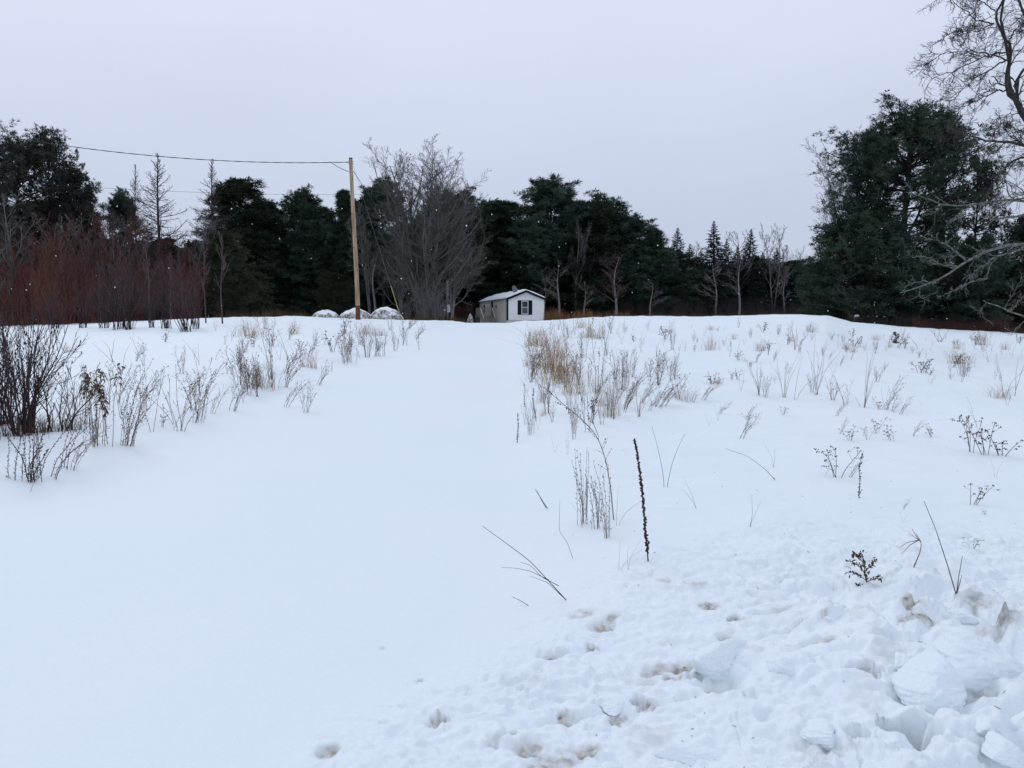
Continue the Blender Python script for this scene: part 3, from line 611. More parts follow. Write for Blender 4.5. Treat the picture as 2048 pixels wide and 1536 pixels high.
for px, tp_ in ((70, 500), (135, 470), (205, 520), (302, 470), (345, 500), (28, 540), (368, 480)):
    tree(K_bs, px, tp_, 49.5 + (px % 7) * .4, None, None, 'thin pale sapling rising through the red thicket ' + lm(px), 'tree', 'pale saplings in the thicket')
for px in (-60, -20, 20, 60, 98, 136):
    tree(RK[px % 3], px, 545 + rr.uniform(-10, 15), 47.5, None, None, 'red-stemmed shrub at the far left snow edge, ' + lm(px), 'shrub', 'front red shrubs at the far left')
for px, yb, top, w_, lab in ((112, 657, 560, 1., 'small brown shrub at the front of the thicket behind the alder bush'),
                             (166, 655, 545, 1., 'brown multi-stemmed shrub, leftmost of the taller ones in the front row'),
                             (207, 656, 520, 1., 'brown multi-stemmed shrub second in the front row of the thicket'),
                             (236, 658, 500, .9, 'tall brown multi-stemmed shrub third in the front row of the thicket'),
                             (257, 659, 478, .8, 'tallest brown multi-stemmed shrub, thick stems in the front row of the thicket'),
                             (304, 655, 540, .8, 'thin brown shrub between two taller front shrubs of the thicket'),
                             (331, 657, 505, .9, 'brown multi-stemmed shrub just left of the one standing furthest out'),
                             (373, 663, 515, 1.1, 'brown multi-stemmed shrub standing furthest out in the snow before the saplings'),
                             (392, 657, 530, .8, 'small brown shrub tucked just left of the sapling pair')):
    b_ = hit(px, yb); PK[px % 2].put((b_[0], b_[1], b_[2] - .05), at(px, top, b_[1])[2] - b_[2], w_, rr.uniform(0, 6), lab, 'shrub', 'front row shrubs of the thicket')

# right group
PR = ([0, .15, .35, .6, .8, .93, 1], [.35, .6, .85, 1.05, 1.0, .75, .35])
K_r1 = Kind(pine(91, 18, .30, 4.3, nb=120, sub=9, blades=10, bl=.36, bw=.042, multi=3, prof_=PR), 18)
tree(K_r1, 1802, 196, 60, 104, 4.3, 'tallest green pine of the right group with a broad ragged crown', 'pine tree', rz=.6)
K_r2 = Kind(pine(92, 16, .38, 3.3, nb=80, sub=8, bl=.34, bw=.042, dense=.9, prof_=PR), 16)
tree(K_r2, 1876, 220, 62, 34, 3.3, 'slimmer pine right against the tallest pine of the right group', 'pine tree')
tree(K_r2, 1722, 250, 62, 50, 3.3, 'pine top left against the tallest pine of the right group', 'pine tree')
K_r3 = Kind(pine(93, 14, .3, 3.0, 'pinebrown', nb=80, sub=8, bl=.3, bw=.05, top=.9, dense=.7), 14)
tree(K_r3, 1938, 300, 61, 36, 3.0, 'brownish thin-needled pine right of the tallest pine of the right group', 'pine tree')
K_r4 = Kind(pine(94, 10, .0, 3.4, nb=120, sub=9, blades=9, bl=.30, bw=.055, top=.7), 10)
tree(K_r4, 1690, 430, 56, 78, 3.4, 'low bushy evergreen at the left foot of the tallest right pine', 'evergreen', 'low evergreens of the right group')
tree(K_r4, 1752, 440, 57, 78, 3.4, 'low bushy evergreen directly below the tallest right pine', 'evergreen', 'low evergreens of the right group')
tree(K_r4, 1640, 520, 60, 40, 3.4, 'smallest bushy evergreen at the left end of the right group', 'evergreen', 'low evergreens of the right group')
tree(K_r4, 1850, 512, 58, 70, 3.4, 'low dark evergreen behind the drooping grey branches', 'evergreen', 'low evergreens of the right group')
tree(K_r4, 1945, 470, 57, 56, 3.4, 'dark evergreen behind the upper grey branches at the right', 'evergreen', 'low evergreens of the right group')
tree(K_r4, 2045, 425, 58, 56, 3.4, 'dark evergreen cut by the right edge of the photo', 'evergreen', 'low evergreens of the right group')
tree(K_r4, 2130, 420, 58, 80, 3.4, 'dark evergreen just past the right edge', 'evergreen', 'low evergreens of the right group')
tree(K_pX, 1900, 535, 66, 70, 3.6, 'dark pine closing the gap behind the right group', 'pine tree', 'dark pines behind the right group')
tree(K_pX, 1780, 545, 66, 70, 3.6, 'dark pine closing the gap behind the right group', 'pine tree', 'dark pines behind the right group')
tree(K_pX, 2010, 520, 66, 70, 3.6, 'dark pine closing the gap behind the right group', 'pine tree', 'dark pines behind the right group')
K_bir = Kind(bare(95, 15, 3, .10, limbs=20, ang=36, spread=.13, lim_len=.34, twigs=(8, 6, 2), trop=.14, rmin=.0075), 15)
tree(K_bir, 1690, 235, 67, 80, 3.6, 'leafless tree with fine upswept twigs showing left of the tallest right pine', 'tree', rz=2.)
tree(K_bir, 1655, 330, 70, 56, 3.6, 'lower leafless tree with feathery twigs, leftmost of the right group', 'tree', rz=4.)
K_bir2 = Kind(bare(96, 8, 2, .06, limbs=14, ang=40, spread=.1, lim_len=.4, twigs=(6, 4, 0), trop=.08, rmin=.009), 8)
tree(K_bir2, 1700, 565, 54, 40, 2.4, 'small plum-grey leafless sapling before the low evergreens of the right group', 'tree')

# brush, tall dry grass at the wood edge: nobody could count it
def blades(pos, H, rng, r=.006, lean=.35, n=4):
    N = len(pos); a = rng.uniform(0, 6.28, N); h = H * rng.uniform(.5, 1.15, N) * (np.clip(.75 + .75 * perlin(pos[:, 0] / 2.3, pos[:, 1] / 2.3, 7), .2, 1.5) if N > 400 else 1); l = h * np.abs(rng.normal(0, lean, N)); t = np.linspace(0, 1, n)
    P = np.zeros((N, n, 3)); P[:, :, 0] = pos[:, :1] + (np.cos(a) * l)[:, None] * t ** 2; P[:, :, 1] = pos[:, 1:2] + (np.sin(a) * l)[:, None] * t ** 2
    P[:, :, 2] = pos[:, 2:3] - .03 + h[:, None] * (t - .12 * (l / h)[:, None] * t ** 2)[:]
    return tubes(P, (r * rng.uniform(.6, 1.3, N))[:, None] * (1.05 - .8 * t)[None], 3)
def strip(px0, px1, Y0, Y1, N, seed, clump=6):
    r = np.random.default_rng(seed); c = r.uniform(0, 1, (N // clump, 2)); p = np.repeat(c, clump, 0); p = p + r.normal(0, .004, p.shape)
    Y = Y0 + (Y1 - Y0) * p[:, 1] + r.normal(0, .12, len(p)); X = ((px0 + (px1 - px0) * p[:, 0]) - 1024) / FPX * Y
    return np.stack([X, Y, ground_z(X, Y)], 1)
def stuff(name, parts, m, label):
    V, F = join(parts); o = obj(name, mesh_np(name, V, F, m)); tag(o, label, name.replace('_', ' '), kind='stuff'); return o
rs = np.random.default_rng(5)
stuff('dry_grass', [blades(strip(430, 640, 60, 64, 1500, 1), .75, rs, .010), blades(strip(1085, 1660, 62, 67, 2300, 2), .6, rs, .009), blades(strip(780, 960, 66, 70, 900, 3), .7, rs, .010)], M['olive'],
      'tan dry grass along the far edge of the snowfield below the dark wood')
stuff('rusty_grass', [blades(strip(1088, 1185, 66, 71, 1500, 4), 1.0, rs, .012), blades(strip(1180, 1260, 70, 74, 500, 12), 1.0, rs, .011)], M['rust'],
      'rust coloured tall grass at the foot of the wood right of the mobile home')
bb = blades(strip(890, 945, 84, 87, 2200, 7), 2.4, rs, .013, .12); bc = blades(strip(780, 900, 80, 84, 2200, 8), 1.5, rs, .012, .2)
stuff('red_brush', [bb, bc, blades(strip(1820, 2200, 49.5, 53, 4200, 9), 1.0, rs, .008, .25), blades(strip(-120, 180, 51, 56, 2000, 10), 1.1, rs, .009, .15)], M['brush'],
      'reddish brown brush in low thickets at the edges of the snow')
stuff('grey_brush', [blades(strip(460, 1000, 92, 98, 5000, 13), 2.6, rs, .013, .3), blades(strip(1090, 1700, 94, 102, 6500, 14), 3.0, rs, .013, .3), blades(strip(1690, 2150, 51, 54, 3800, 15), .9, rs, .008, .35)], M['dbark'],
      'dull grey-brown undergrowth in the shade of the wood')

# ------------------------------------------------------------------ the near leafless tree at the right edge
def near_tree():
    Y0 = 22.0; root = empty('bare_tree', stand(2260, Y0)); tag(root, 'big crooked leafless tree reaching in from the right edge, lower branches lichened', 'tree')
    rng = np.random.default_rng(123); o = np.array(root.location)
    def limb(pts, r0, r1, dy=0.0, n=22):
        W_ = np.array([at(a, b, Y0 + dy * k / max(len(pts) - 1, 1)) for k, (a, b) in enumerate(pts)])
        P = path(W_, n); P[1:-1] += rng.normal(0, .028, (n - 2, 3)); return P - o, np.linspace(r0, r1, n)
    def tlimb(pts, rs_, n=30):
        p, _ = limb(pts, 1, 1, 0, n); return p, np.interp(np.linspace(0, 1, n), np.linspace(0, 1, len(rs_)), rs_)
    tk = [tlimb([(2262, 720), (2246, 600), (2190, 470), (2120, 350), (2075, 275), (2048, 234), (2036, 211), (2020, 187), (2013, 165), (2014, 148), (2017, 125), (2025, 104), (2018, 78), (2001, 62), (1987, 46), (1990, 24), (2006, -2), (2030, -60), (2040, -140)],
                [.23, .20, .16, .125, .11, .10, .095, .088, .082, .075, .068, .06, .052, .045, .036, .03, .025, .018, .01], 60),
          limb([(2036, 211), (2029, 188), (2031, 164), (2036, 146), (2056, 132), (2075, 90), (2080, 20), (2100, -60)], .045, .012, 1.0),
          limb([(2150, 400), (2110, 200), (2072, 85), (2050, 42), (2039, 15), (2033, -20), (2010, -80)], .08, .015, 1.5),
          limb([(2250, 660), (2300, 500), (2320, 300), (2300, 100), (2330, -100)], .20, .05, 1)]
    up = [limb([(2160, 420), (2120, 350), (2085, 300), (2048, 289), (2027, 284), (2001, 282), (1975, 285), (1957, 288), (1944, 272), (1923, 250), (1908, 258), (1893, 256)], .075, .008, -1.2),
          limb([(1957, 288), (1940, 273), (1920, 274), (1897, 277), (1875, 280)], .022, .006, .3),
          limb([(2170, 440), (2110, 340), (2075, 312), (2048, 312), (2022, 317), (2007, 336), (1991, 351), (1982, 372), (1972, 392)], .07, .009, -.8),
          limb([(2017, 122), (1996, 112), (1980, 107), (1944, 100), (1918, 112), (1900, 104), (1880, 108)], .024, .005, -.8), limb([(2023, 106), (1991, 105), (1970, 115), (1939, 125), (1905, 143), (1879, 154), (1857, 161)], .026, .005, -.5),
          limb([(2010, 122), (1981, 135), (1960, 151), (1944, 167), (1923, 182), (1910, 198), (1898, 205)], .024, .005, .6), limb([(2014, 180), (1996, 178), (1981, 188), (1970, 197), (1955, 199), (1929, 214), (1915, 222)], .024, .005, .8),
          limb([(1988, 48), (1970, 43), (1952, 42), (1936, 31), (1921, 16), (1908, 0), (1890, -12)], .022, .005, -.5), limb([(1990, 22), (1975, 10), (1960, 0), (1945, -14), (1930, -20)], .018, .005, .5), limb([(1988, 46), (1960, 62), (1935, 60), (1905, 66), (1885, 76)], .018, .005, .2),
          limb([(2048, 234), (2020, 226), (2006, 232), (1997, 252), (1988, 272)], .016, .005, .4), limb([(2075, 275), (2048, 264), (2030, 258), (2016, 250)], .02, .006, -.6), limb([(2018, 78), (2030, 62), (2046, 52), (2070, 48)], .02, .006, .6), limb([(2180, 480), (2120, 410), (2070, 395), (2020, 400), (1990, 420)], .045, .008, .6)]
    lo = [limb([(2250, 620), (2160, 520), (2090, 482), (2048, 489), (2010, 486), (1975, 500), (1945, 512), (1918, 530), (1893, 556), (1868, 566), (1835, 580), (1800, 586)], .085, .010, -1.2, 30),
          limb([(1930, 520), (1905, 498), (1890, 484), (1868, 480), (1845, 472)], .030, .007, -.4), limb([(1912, 532), (1872, 530), (1858, 512), (1825, 516)], .028, .007, -.3),
          limb([(1872, 566), (1850, 560), (1822, 566), (1808, 575)], .02, .006, .2), limb([(2230, 560), (2120, 420), (2048, 392), (2000, 404), (1960, 402), (1925, 410), (1886, 414), (1856, 402), (1846, 392), (1812, 384)], .07, .010, .8, 28),
          limb([(2100, 470), (2030, 500), (1995, 512), (1976, 540), (1972, 556)], .040, .010, -.6), limb([(1990, 515), (1955, 540), (1930, 565), (1922, 580)], .03, .008, .5),
          limb([(1975, 556), (1940, 564), (1905, 580), (1886, 592)], .02, .006, -.5), limb([(2048, 430), (2000, 440), (1960, 430), (1930, 436), (1892, 440)], .035, .008, .4),
          limb([(2260, 680), (2130, 650), (2048, 634), (2015, 622), (1995, 606), (1966, 601)], .06, .010, -.8), limb([(2020, 622), (2040, 600), (2050, 588)], .02, .006, .2)]
    obj('trunk', mesh_np('trunk', *join([tubes(p[None], r[None], 10) for p, r in tk]), M['nbark'], True), root)
    def crown(limbs, cnts, lf, mt, name, thin, trop):
        prt = []; b = []; 
        P = np.stack([path(p, 20) for p, r in limbs]); Rr = np.stack([np.interp(np.linspace(0, 1, 20), np.linspace(0, 1, len(r)), r) for p, r in limbs])
        P[:, 1:-1] += rng.normal(0, .018, P[:, 1:-1].shape); prt.append(tubes(P, Rr, 7))
        Lx = np.linalg.norm(np.diff(P, axis=1), axis=2).sum(1); Lm = np.clip(np.repeat(Lx, cnts[0]) * lf, .35, 1.25)
        a1, q1 = grow(P, Rr, cnts[0], .12, 1, 50, lf, trop, .24, 9, .45, rng, .0085, absL=Lm, taper=.3)
        a2, q2 = grow(a1, q1, cnts[1], .15, 1, 46, .5, trop, .2, 6, .6, rng, .0065, taper=.3); a3, q3 = grow(a2, q2, cnts[2], .15, 1, 42, .55, trop, .18, 4, .7, rng, .0045, taper=.3)
        prt += [tubes(a1, q1, 5), tubes(a2, q2, 4), tubes(a3, q3, 3)]
        obj(name, mesh_np(name, *join(prt), M[mt], False), root)
    crown([(tk[0][0][24:], tk[0][1][24:])] + tk[1:] + up, (15, 8, 5), .40, 'nbark', 'crown', 1, .0)
    crown(lo, (7, 5, 4), .22, 'lichen', 'lower_branches', 1, .0)
near_tree()

# ------------------------------------------------------------------ boxes
class MB:
    def __init__(s): s.V = []; s.F = []
    def box(s, a, b, bev=0):
        x0, y0, z0 = a; x1, y1, z1 = b; k = len(s.V)
        s.V += [(x0, y0, z0), (x1, y0, z0), (x1, y1, z0), (x0, y1, z0), (x0, y0, z1), (x1, y0, z1), (x1, y1, z1), (x0, y1, z1)]
        s.F += [(k, k + 3, k + 2, k + 1), (k + 4, k + 5, k + 6, k + 7), (k, k + 1, k + 5, k + 4), (k + 1, k + 2, k + 6, k + 5), (k + 2, k + 3, k + 7, k + 6), (k + 3, k, k + 4, k + 7)]; return s
    def prism(s, pts, y0, y1):
        k = len(s.V); n = len(pts); s.V += [(x, y0, z) for x, z in pts] + [(x, y1, z) for x, z in pts]
        s.F += [tuple(range(k, k + n)), tuple(range(k + 2 * n - 1, k + n - 1, -1))] + [(k + i, k + n + i, k + n + (i + 1) % n, k + (i + 1) % n) for i in range(n)]; return s
    def bar(s, p, q, w):
        V, F = tubes(np.array([[p, q]], float), np.full((1, 2), w / 2 * 1.414), 4); k = len(s.V); s.V += [tuple(v) for v in V]; s.F += [tuple(f + k) for f in F]; s.F += [(k, k + 1, k + 2, k + 3), (k + 7, k + 6, k + 5, k + 4)]; return s
    def build(s, name, m, parent=None, bev=0):
        me = bpy.data.meshes.new(name); me.from_pydata([tuple(map(float, v)) for v in s.V], [], s.F); me.update()
        bm = bmesh.new(); bm.from_mesh(me); bmesh.ops.recalc_face_normals(bm, faces=bm.faces[:])
        if bev: bmesh.ops.bevel(bm, geom=bm.edges[:], offset=bev, segments=2, affect='EDGES')
        bm.to_mesh(me); bm.free(); me.materials.append(m); return obj(name, me, parent)

# ------------------------------------------------------------------ mobile home
HA = math.radians(13.5); HX, HY = -.53, 80.0; HZ = 1.36; GW, GL = 4.12, 15.0
home = empty('mobile_home', (HX, HY, HZ), HA); tag(home, 'small white and beige mobile home with snowy roof at the end of the driveway', 'mobile home')
EV, RG = 2.78, 3.60                      # eave and ridge heights
def siding(x0, x1, axis, z0, z1, pitch=.115):
    """overlapping boards as real shallow steps"""
    m = MB(); n = int((z1 - z0) / pitch)
    for i in range(n):
        a = z0 + (z1 - z0) * i / n; b = z0 + (z1 - z0) * (i + 1) / n
        if axis == 'x': k = len(m.V); m.V += [(x0, -.022, a), (x1, -.022, a), (x1, -.004, b), (x0, -.004, b), (x0, .0, a), (x1, .0, a)]; m.F += [(k, k + 1, k + 2, k + 3), (k + 4, k + 5, k + 1, k)]
        else: k = len(m.V); m.V += [(-.022, x0, a), (-.022, x1, a), (-.004, x1, b), (-.004, x0, b), (0, x0, a), (0, x1, a)]; m.F += [(k, k + 3, k + 2, k + 1), (k + 4, k, k + 1, k + 5)]
    return m
MB().box((.01, .012, .5), (GW - .01, GL, EV)).prism([(.01, EV), (GW - .01, EV), (GW / 2, RG - .08)], .012, GL).build('body', M['beige'], home)
g = siding(.14, GW - .03, 'x', .52, EV - .02)
nn = 7
for i in range(nn):                                            # boards of the gable triangle get shorter upwards
    a = EV - .02 + (RG - EV - .1) * i / nn; b = EV - .02 + (RG - EV - .1) * (i + 1) / nn; w = (GW / 2 - .03) * (1 - i / nn); w2 = (GW / 2 - .03) * (1 - (i + 1) / nn); k = len(g.V)
    g.V += [(GW / 2 - w, -.022, a), (GW / 2 + w, -.022, a), (GW / 2 + w2, -.004, b), (GW / 2 - w2, -.004, b)]; g.F += [(k, k + 1, k + 2, k + 3)]
tag(g.build('front_wall', M['white'], home), 'white clapboard gable wall')
tag(siding(.02, GL, 'y', .52, EV - .02).build('side_wall', M['beige'], home), 'beige clapboard long wall')
sk = MB()
for i in range(14): sk.box((i * GW / 14 + .01, -.006 - .012 * (i % 2), -.3), ((i + 1) * GW / 14 - .002, .05, .5))
for i in range(40): sk.box((-.006 - .012 * (i % 2), .06 + i * (GL - .1) / 40, -.3), (.05, .06 + (i + 1) * (GL - .1) / 40 - .003, .5))
sk.build('skirting', M['skirt'], home)
t = MB().box((-.03, -.045, .48), (.14, -.0225, EV + .02)).box((-.045, -.045, .48), (-.0235, .10, EV + .02)); tag(t.build('corner_board', M['trim'], home), 'dark corner board of the near corner')
oh = .14; sl_ = (RG - EV) / (GW / 2)
def rf(x, z): return z
roof = MB().prism([(-oh, EV - oh * sl_), (GW / 2, RG), (GW + oh, EV - oh * sl_), (GW + oh, EV - oh * sl_ + .07), (GW / 2, RG + .07), (-oh, EV - oh * sl_ + .07)], -.20, GL + .15).build('roof', M['trim'], home)
fa = MB().prism([(-oh - .02, EV - oh * sl_ - .17), (GW / 2, RG - .16), (GW + oh + .02, EV - oh * sl_ - .17), (GW + oh + .02, EV - oh * sl_ + .085), (GW / 2, RG + .085), (-oh - .02, EV - oh * sl_ + .085)], -.235, -.203)
fa.build('fascia', M['trim'], roof)
# snow on the roof, uneven, rounded at the verges
nx, ny = 26, 70; xs_ = np.linspace(-oh - .015, GW + oh + .015, nx); ys_ = np.linspace(-.22, GL + .15, ny); XX, YY = np.meshgrid(xs_, ys_)
top = RG + .075 - np.abs(XX - GW / 2) * sl_; ed = np.minimum(np.minimum(XX - xs_[0], xs_[-1] - XX), np.minimum(YY - ys_[0], ys_[-1] - YY)); th = .135 * np.clip(ed / .10, 0, 1) ** .5 * (1 + .5 * perlin(XX / .9, YY / 1.3, 5)) + .02
V = np.concatenate([np.stack([XX, YY, top + th], 2).reshape(-1, 3), np.stack([XX, YY, top], 2).reshape(-1, 3)]); a, b = np.meshgrid(np.arange(ny - 1), np.arange(nx - 1), indexing='ij'); q = (a * nx + b).ravel()
F = np.stack([q, q + 1, q + nx + 1, q + nx], 1); rim = list(range(nx)) + [i * nx + nx - 1 for i in range(1, ny)] + [(ny - 1) * nx + i for i in range(nx - 2, -1, -1)] + [i * nx for i in range(ny - 2, 0, -1)]
rim = np.array(rim); r2 = np.roll(rim, -1); F = np.vstack([F, np.stack([rim, rim + nx * ny, r2 + nx * ny, r2], 1)]); obj('roof_snow', mesh_np('roof_snow', V, F, M['snowb'], True), home)
def window(x0, x1, z0, z1, axis, parent, fr=.05):
    def bx(m, a0, a1, d0, d1, z0, z1):
        if axis == 'x': m.box((a0, -d1, z0), (a1, -d0, z1))
        else: m.box((-d1, a0, z0), (-d0, a1, z1))
    f = MB(); bx(f, x0, x0 + fr, .0225, .06, z0, z1); bx(f, x1 - fr, x1, .0225, .06, z0, z1); bx(f, x0 + fr, x1 - fr, .0225, .06, z1 - fr * 1.3, z1); bx(f, x0 + fr, x1 - fr, .0225, .066, z0, z0 + fr * 1.3)
    zm = z0 + (z1 - z0) * .52; bx(f, x0 + fr, x1 - fr, .0225, .055, zm - fr * .45, zm + fr * .45)
    w = f.build('window', M['frame'], parent)
    p = MB(); bx(p, x0 + fr, x1 - fr, .0235, .034, zm + fr * .45, z1 - fr * 1.3); p.build('pane', M['glass'], w)
    p = MB(); bx(p, x0 + fr, x1 - fr, .0235, .034, z0 + fr * 1.3, zm - fr * .45); p.build('pane', M['blind'], w); return w
window(1.58, 2.32, 1.10, 2.56, 'x', home, .06)
for x0, x1 in ((1.16, 1.56), (2.34, 2.76)):
    s = MB().box((x0 + .02, -.034, 1.08), (x1 - .02, -.0245, 2.58)).box((x0, -.05, 1.06), (x0 + .05, -.0225, 2.60)).box((x1 - .05, -.05, 1.06), (x1, -.0225, 2.60)).box((x0 + .05, -.05, 2.54), (x1 - .05, -.0225, 2.60)).box((x0 + .05, -.05, 1.06), (x1 - .05, -.0225, 1.12)).box((x0 + .05, -.05, 1.80), (x1 - .05, -.0225, 1.86))
    for i in range(22):
        z = 1.125 + i * .0645
        if not 1.76 < z < 1.86: s.box((x0 + .05, -.042, z), (x1 - .05, -.0225, z + .045))
    s.build('shutter', M['shut'], home)
s = MB().box((1.56, -.047, 2.565), (2.34, -.0235, 2.61)).box((1.56, -.047, 1.05), (2.34, -.0235, 1.095)); s.build('window_trim', M['shut'], home)
window(11.4, 12.4, 1.35, 2.45, 'y', home, .05)
d = MB().box((-.05, 7.0, .62), (-.0225, 7.95, 2.62)); dr = d.build('door', M['shut'], home)
MB().box((-.06, 7.12, 1.5), (-.052, 7.8, 2.4)).build('pane', M['glass'], dr); MB().box((-.085, 7.06, 1.15), (-.052, 7.10, 1.30)).build('handle', M['metal'], dr)
MB().box((-.14, 4.95, 1.85), (-.0225, 5.2, 2.15)).build('wall_meter', M['dish'], home)  # meter housing on the long wall
# wooden entrance landing and steps
dk = empty('entrance_steps', (HX, HY, HZ), HA); tag(dk, 'weathered wooden landing with railings and steps against the long side of the mobile home', 'steps')
d = MB()
for i in range(12): d.box((-1.85 + i * .152, 5.6, .98), (-1.85 + i * .152 + .145, 8.15, 1.02))
d.box((-1.86, 5.55, .82), (-.06, 5.6, .975)).box((-1.90, 5.61, .82), (-1.86, 8.15, .975)); d.build('platform', M['deck'], dk)
sp_ = MB()
for i in range(12): sp_.box((-1.84 + i * .15, 5.63, -.2), (-1.84 + i * .15 + .125, 5.66, .80))
tag(sp_.build('lattice', M['rail'], dk), 'pale boards closing the space under the landing')
for (x, y) in ((-1.80, 5.7), (-1.80, 8.02), (-1.80, 6.9), (-.42, 5.7)): MB().box((x - .045, y - .045, -.2), (x + .045, y + .045, 1.92)).build('post', M['deck'], dk)
r_ = MB().box((-1.84, 5.75, 1.88), (-1.76, 8.10, 1.93)).box((-1.75, 8.02, 1.88), (-.05, 8.09, 1.93))
for i in range(15): r_.box((-1.82, 5.85 + i * .15, 1.03), (-1.785, 5.885 + i * .15, 1.875))
for i in range(11): r_.box((-1.70 + i * .15, 8.04, 1.03), (-1.665 + i * .15, 8.07, 1.875))
r_.build('railing', M['deck'], dk)
for i in range(5): MB().box((-1.70, 5.52 - (i + 1) * .27, .80 - i * .19), (-.45, 5.52 - i * .27 - .005, .84 - i * .19)).build('tread', M['deck'], dk)
for x in (-1.76, -.40):
    MB().bar((x, 5.65, 1.90), (x, 4.05, .78), .075).build('handrail', M['rail'], dk); MB().box((x - .04, 4.1, -.2), (x + .04, 4.18, .82)).build('post', M['deck'], dk)
    MB().prism([(x - .02, -.2), (x + .02, -.2), (x + .02, .05), (x - .02, .05)], 4.1, 5.5).build('stringer', M['deck'], dk)
# satellite dish
ds = empty('satellite_dish', (HX + 1.05 * math.cos(HA) - 1.5 * math.sin(HA), HY + 1.05 * math.sin(HA) + 1.5 * math.cos(HA), HZ + EV + .42), HA); tag(ds, 'grey satellite dish turned to the right on the roof of the mobile home', 'satellite dish')
V, F = tubes(np.array([[[0, 0, -.12], [0, 0, .25], [.03, 0, .42]]], float), np.full((1, 3), .025), 8); obj('mast', mesh_np('mast', V, F, M['metal']), ds)
u = np.linspace(0, 1, 8); a = np.linspace(0, 2 * math.pi, 33)[:-1]; U_, A_ = np.meshgrid(u, a); yy = .32 * U_ * np.cos(A_); zz = .36 * U_ * np.sin(A_); xx = .13 * U_ ** 2
V = np.stack([xx, yy, zz], 2).reshape(-1, 3); V = np.vstack([V, V + [-.02, 0, 0]]); q = np.array([(i * 8 + j, i * 8 + j + 1, ((i + 1) % 32) * 8 + j + 1, ((i + 1) % 32) * 8 + j) for i in range(32) for j in range(7)]); q2 = q[:, ::-1] + 256
rim_ = np.array([(i * 8 + 7, i * 8 + 7 + 256, ((i + 1) % 32) * 8 + 7 + 256, ((i + 1) % 32) * 8 + 7) for i in range(32)])
rfm = obj('reflector', mesh_np('reflector', V, np.vstack([q, q2, rim_]), M['dish'], True), ds); rfm.location = (.05, 0, .55); rfm.rotation_euler = (0, -.30, -.95); rfm.scale = (1.25, 1.25, 1.25)
V, F = tubes(np.array([[[.04, -.01, .28], [.25, -.12, .42], [.42, -.2, .60]], [[.40, -.19, .57], [.44, -.21, .63], [.48, -.23, .69]]], float), np.array([[.014] * 3, [.035] * 3]), 6); obj('feed_arm', mesh_np('feed_arm', V, F, M['dish']), ds)

# ------------------------------------------------------------------ utility pole, wires
pb = hit(717, 645); pb = stand(717.5, 46.5); ptop = at(702, 317, 46.5)
pole = empty('utility_pole', pb); tag(pole, 'leaning weathered wooden utility pole standing in the snow left of the driveway', 'utility pole')
ax = np.stack([pb + (ptop - pb) * s for s in np.linspace(-.05, 1, 16)]) - pb; ax[:, 0] += .02 * np.sin(np.linspace(0, 5, 16))
Rp = np.linspace(.145, .105, 16); k0 = 3
V, F = tubes(ax[None, k0 - 1:], Rp[None, k0 - 1:], 20); top_f = MB(); obj('shaft', mesh_np('shaft', V, F, M['pole'], True), pole)
V, F = tubes(ax[None, :k0], Rp[None, :k0] + .003, 20); tag(obj('foot', mesh_np('foot', V, F, M['polebase'], True), pole), 'rust brown stained foot of the pole')
axd = unit(ax[-1] - ax[-2]); T = ax[-1]
V, F = tubes(np.array([[T - axd * .02, T + axd * .03, T + axd * .06]]), np.array([[.117, .117, .02]]), 20); obj('cap', mesh_np('cap', V, F, M['dbark']), pole)
c1 = at(702, 325, 46.4) - pb
V, F = tubes(np.array([[T - axd * .22 + [-.12, 0, 0], T - axd * .22 + [-.22, -.02, 0], T - axd * .22 + [-.30, -.02, .0]]]), np.array([[.02, .045, .03]]), 8); obj('insulator', mesh_np('insulator', V, F, M['metal']), pole)
V, F = tubes(np.array([[T - axd * .18 + [-.14, 0, 0], T - axd * .18 + [.16, 0, 0]], [T - axd * .30 + [-.14, -.02, 0], T - axd * .30 + [.16, -.02, 0]]]), np.full((2, 2), .022), 6); obj('bracket', mesh_np('bracket', V, F, M['metal']), pole)
# knots and stains: small dark bosses on the shaft
for s in (.36, .47, .58, .68, .80, .90):
    i = s * 15; p = ax[int(i)] + np.array([.02 - .08 * (int(s * 100) % 3 - 1), -.125, .1]); V, F = tubes(np.array([[p, p + [0, -.018, 0]]]), np.array([[.035, .012]]), 8); obj('knot', mesh_np('knot', V, F, M['polebase']), pole)
def wire(pts, r, name, label, cat, sag=0, n=60, twist=0, m='cable'):
    a, b = np.array(pts[0], float), np.array(pts[-1], float)
    s = np.linspace(0, 1, n)[:, None]; P = a + (b - a) * s; P[:, 2] -= sag * 4 * (s * (1 - s))[:, 0]
    parts = []
    if twist:
        for k in range(2):
            Q = P.copy(); ph = np.linspace(0, 2 * math.pi * twist, n) + k * math.pi; Q[:, 2] += r * .5 * np.sin(ph); Q[:, 1] += r * .9 * np.cos(ph); parts.append(tubes(Q[None], np.full((1, n), r), 5))
    else: parts.append(tubes(P[None], np.full((1, n), r), 6))
    V, F = join(parts); o = obj(name, mesh_np(name, V, F, M[m])); return tag(o, label, cat)
tp_w = pb + T - axd * .22 + np.array([-.3, -.02, 0])
wire([tp_w, at(-420, 178, 41)], .017, 'power_line', 'thick twisted black power line running from the pole top to the left', 'power line', sag=1.15, n=420, twist=20)
wire([pb + T - axd * .8 + np.array([-.14, -.05, 0]), tp_w + np.array([-.95, 0, .03])], .018, 'drip_loop', 'short slack loop of black cable below the pole top', 'cable', sag=.06, n=16)
wire([at(-420, 322, 62), at(780, 388, 82)], .012, 'telephone_line', 'thin black line crossing lower behind the utility pole to the left', 'telephone line', sag=.9, n=80)
sp0 = stand(895, 75); sp1 = at(895, 560, 75)
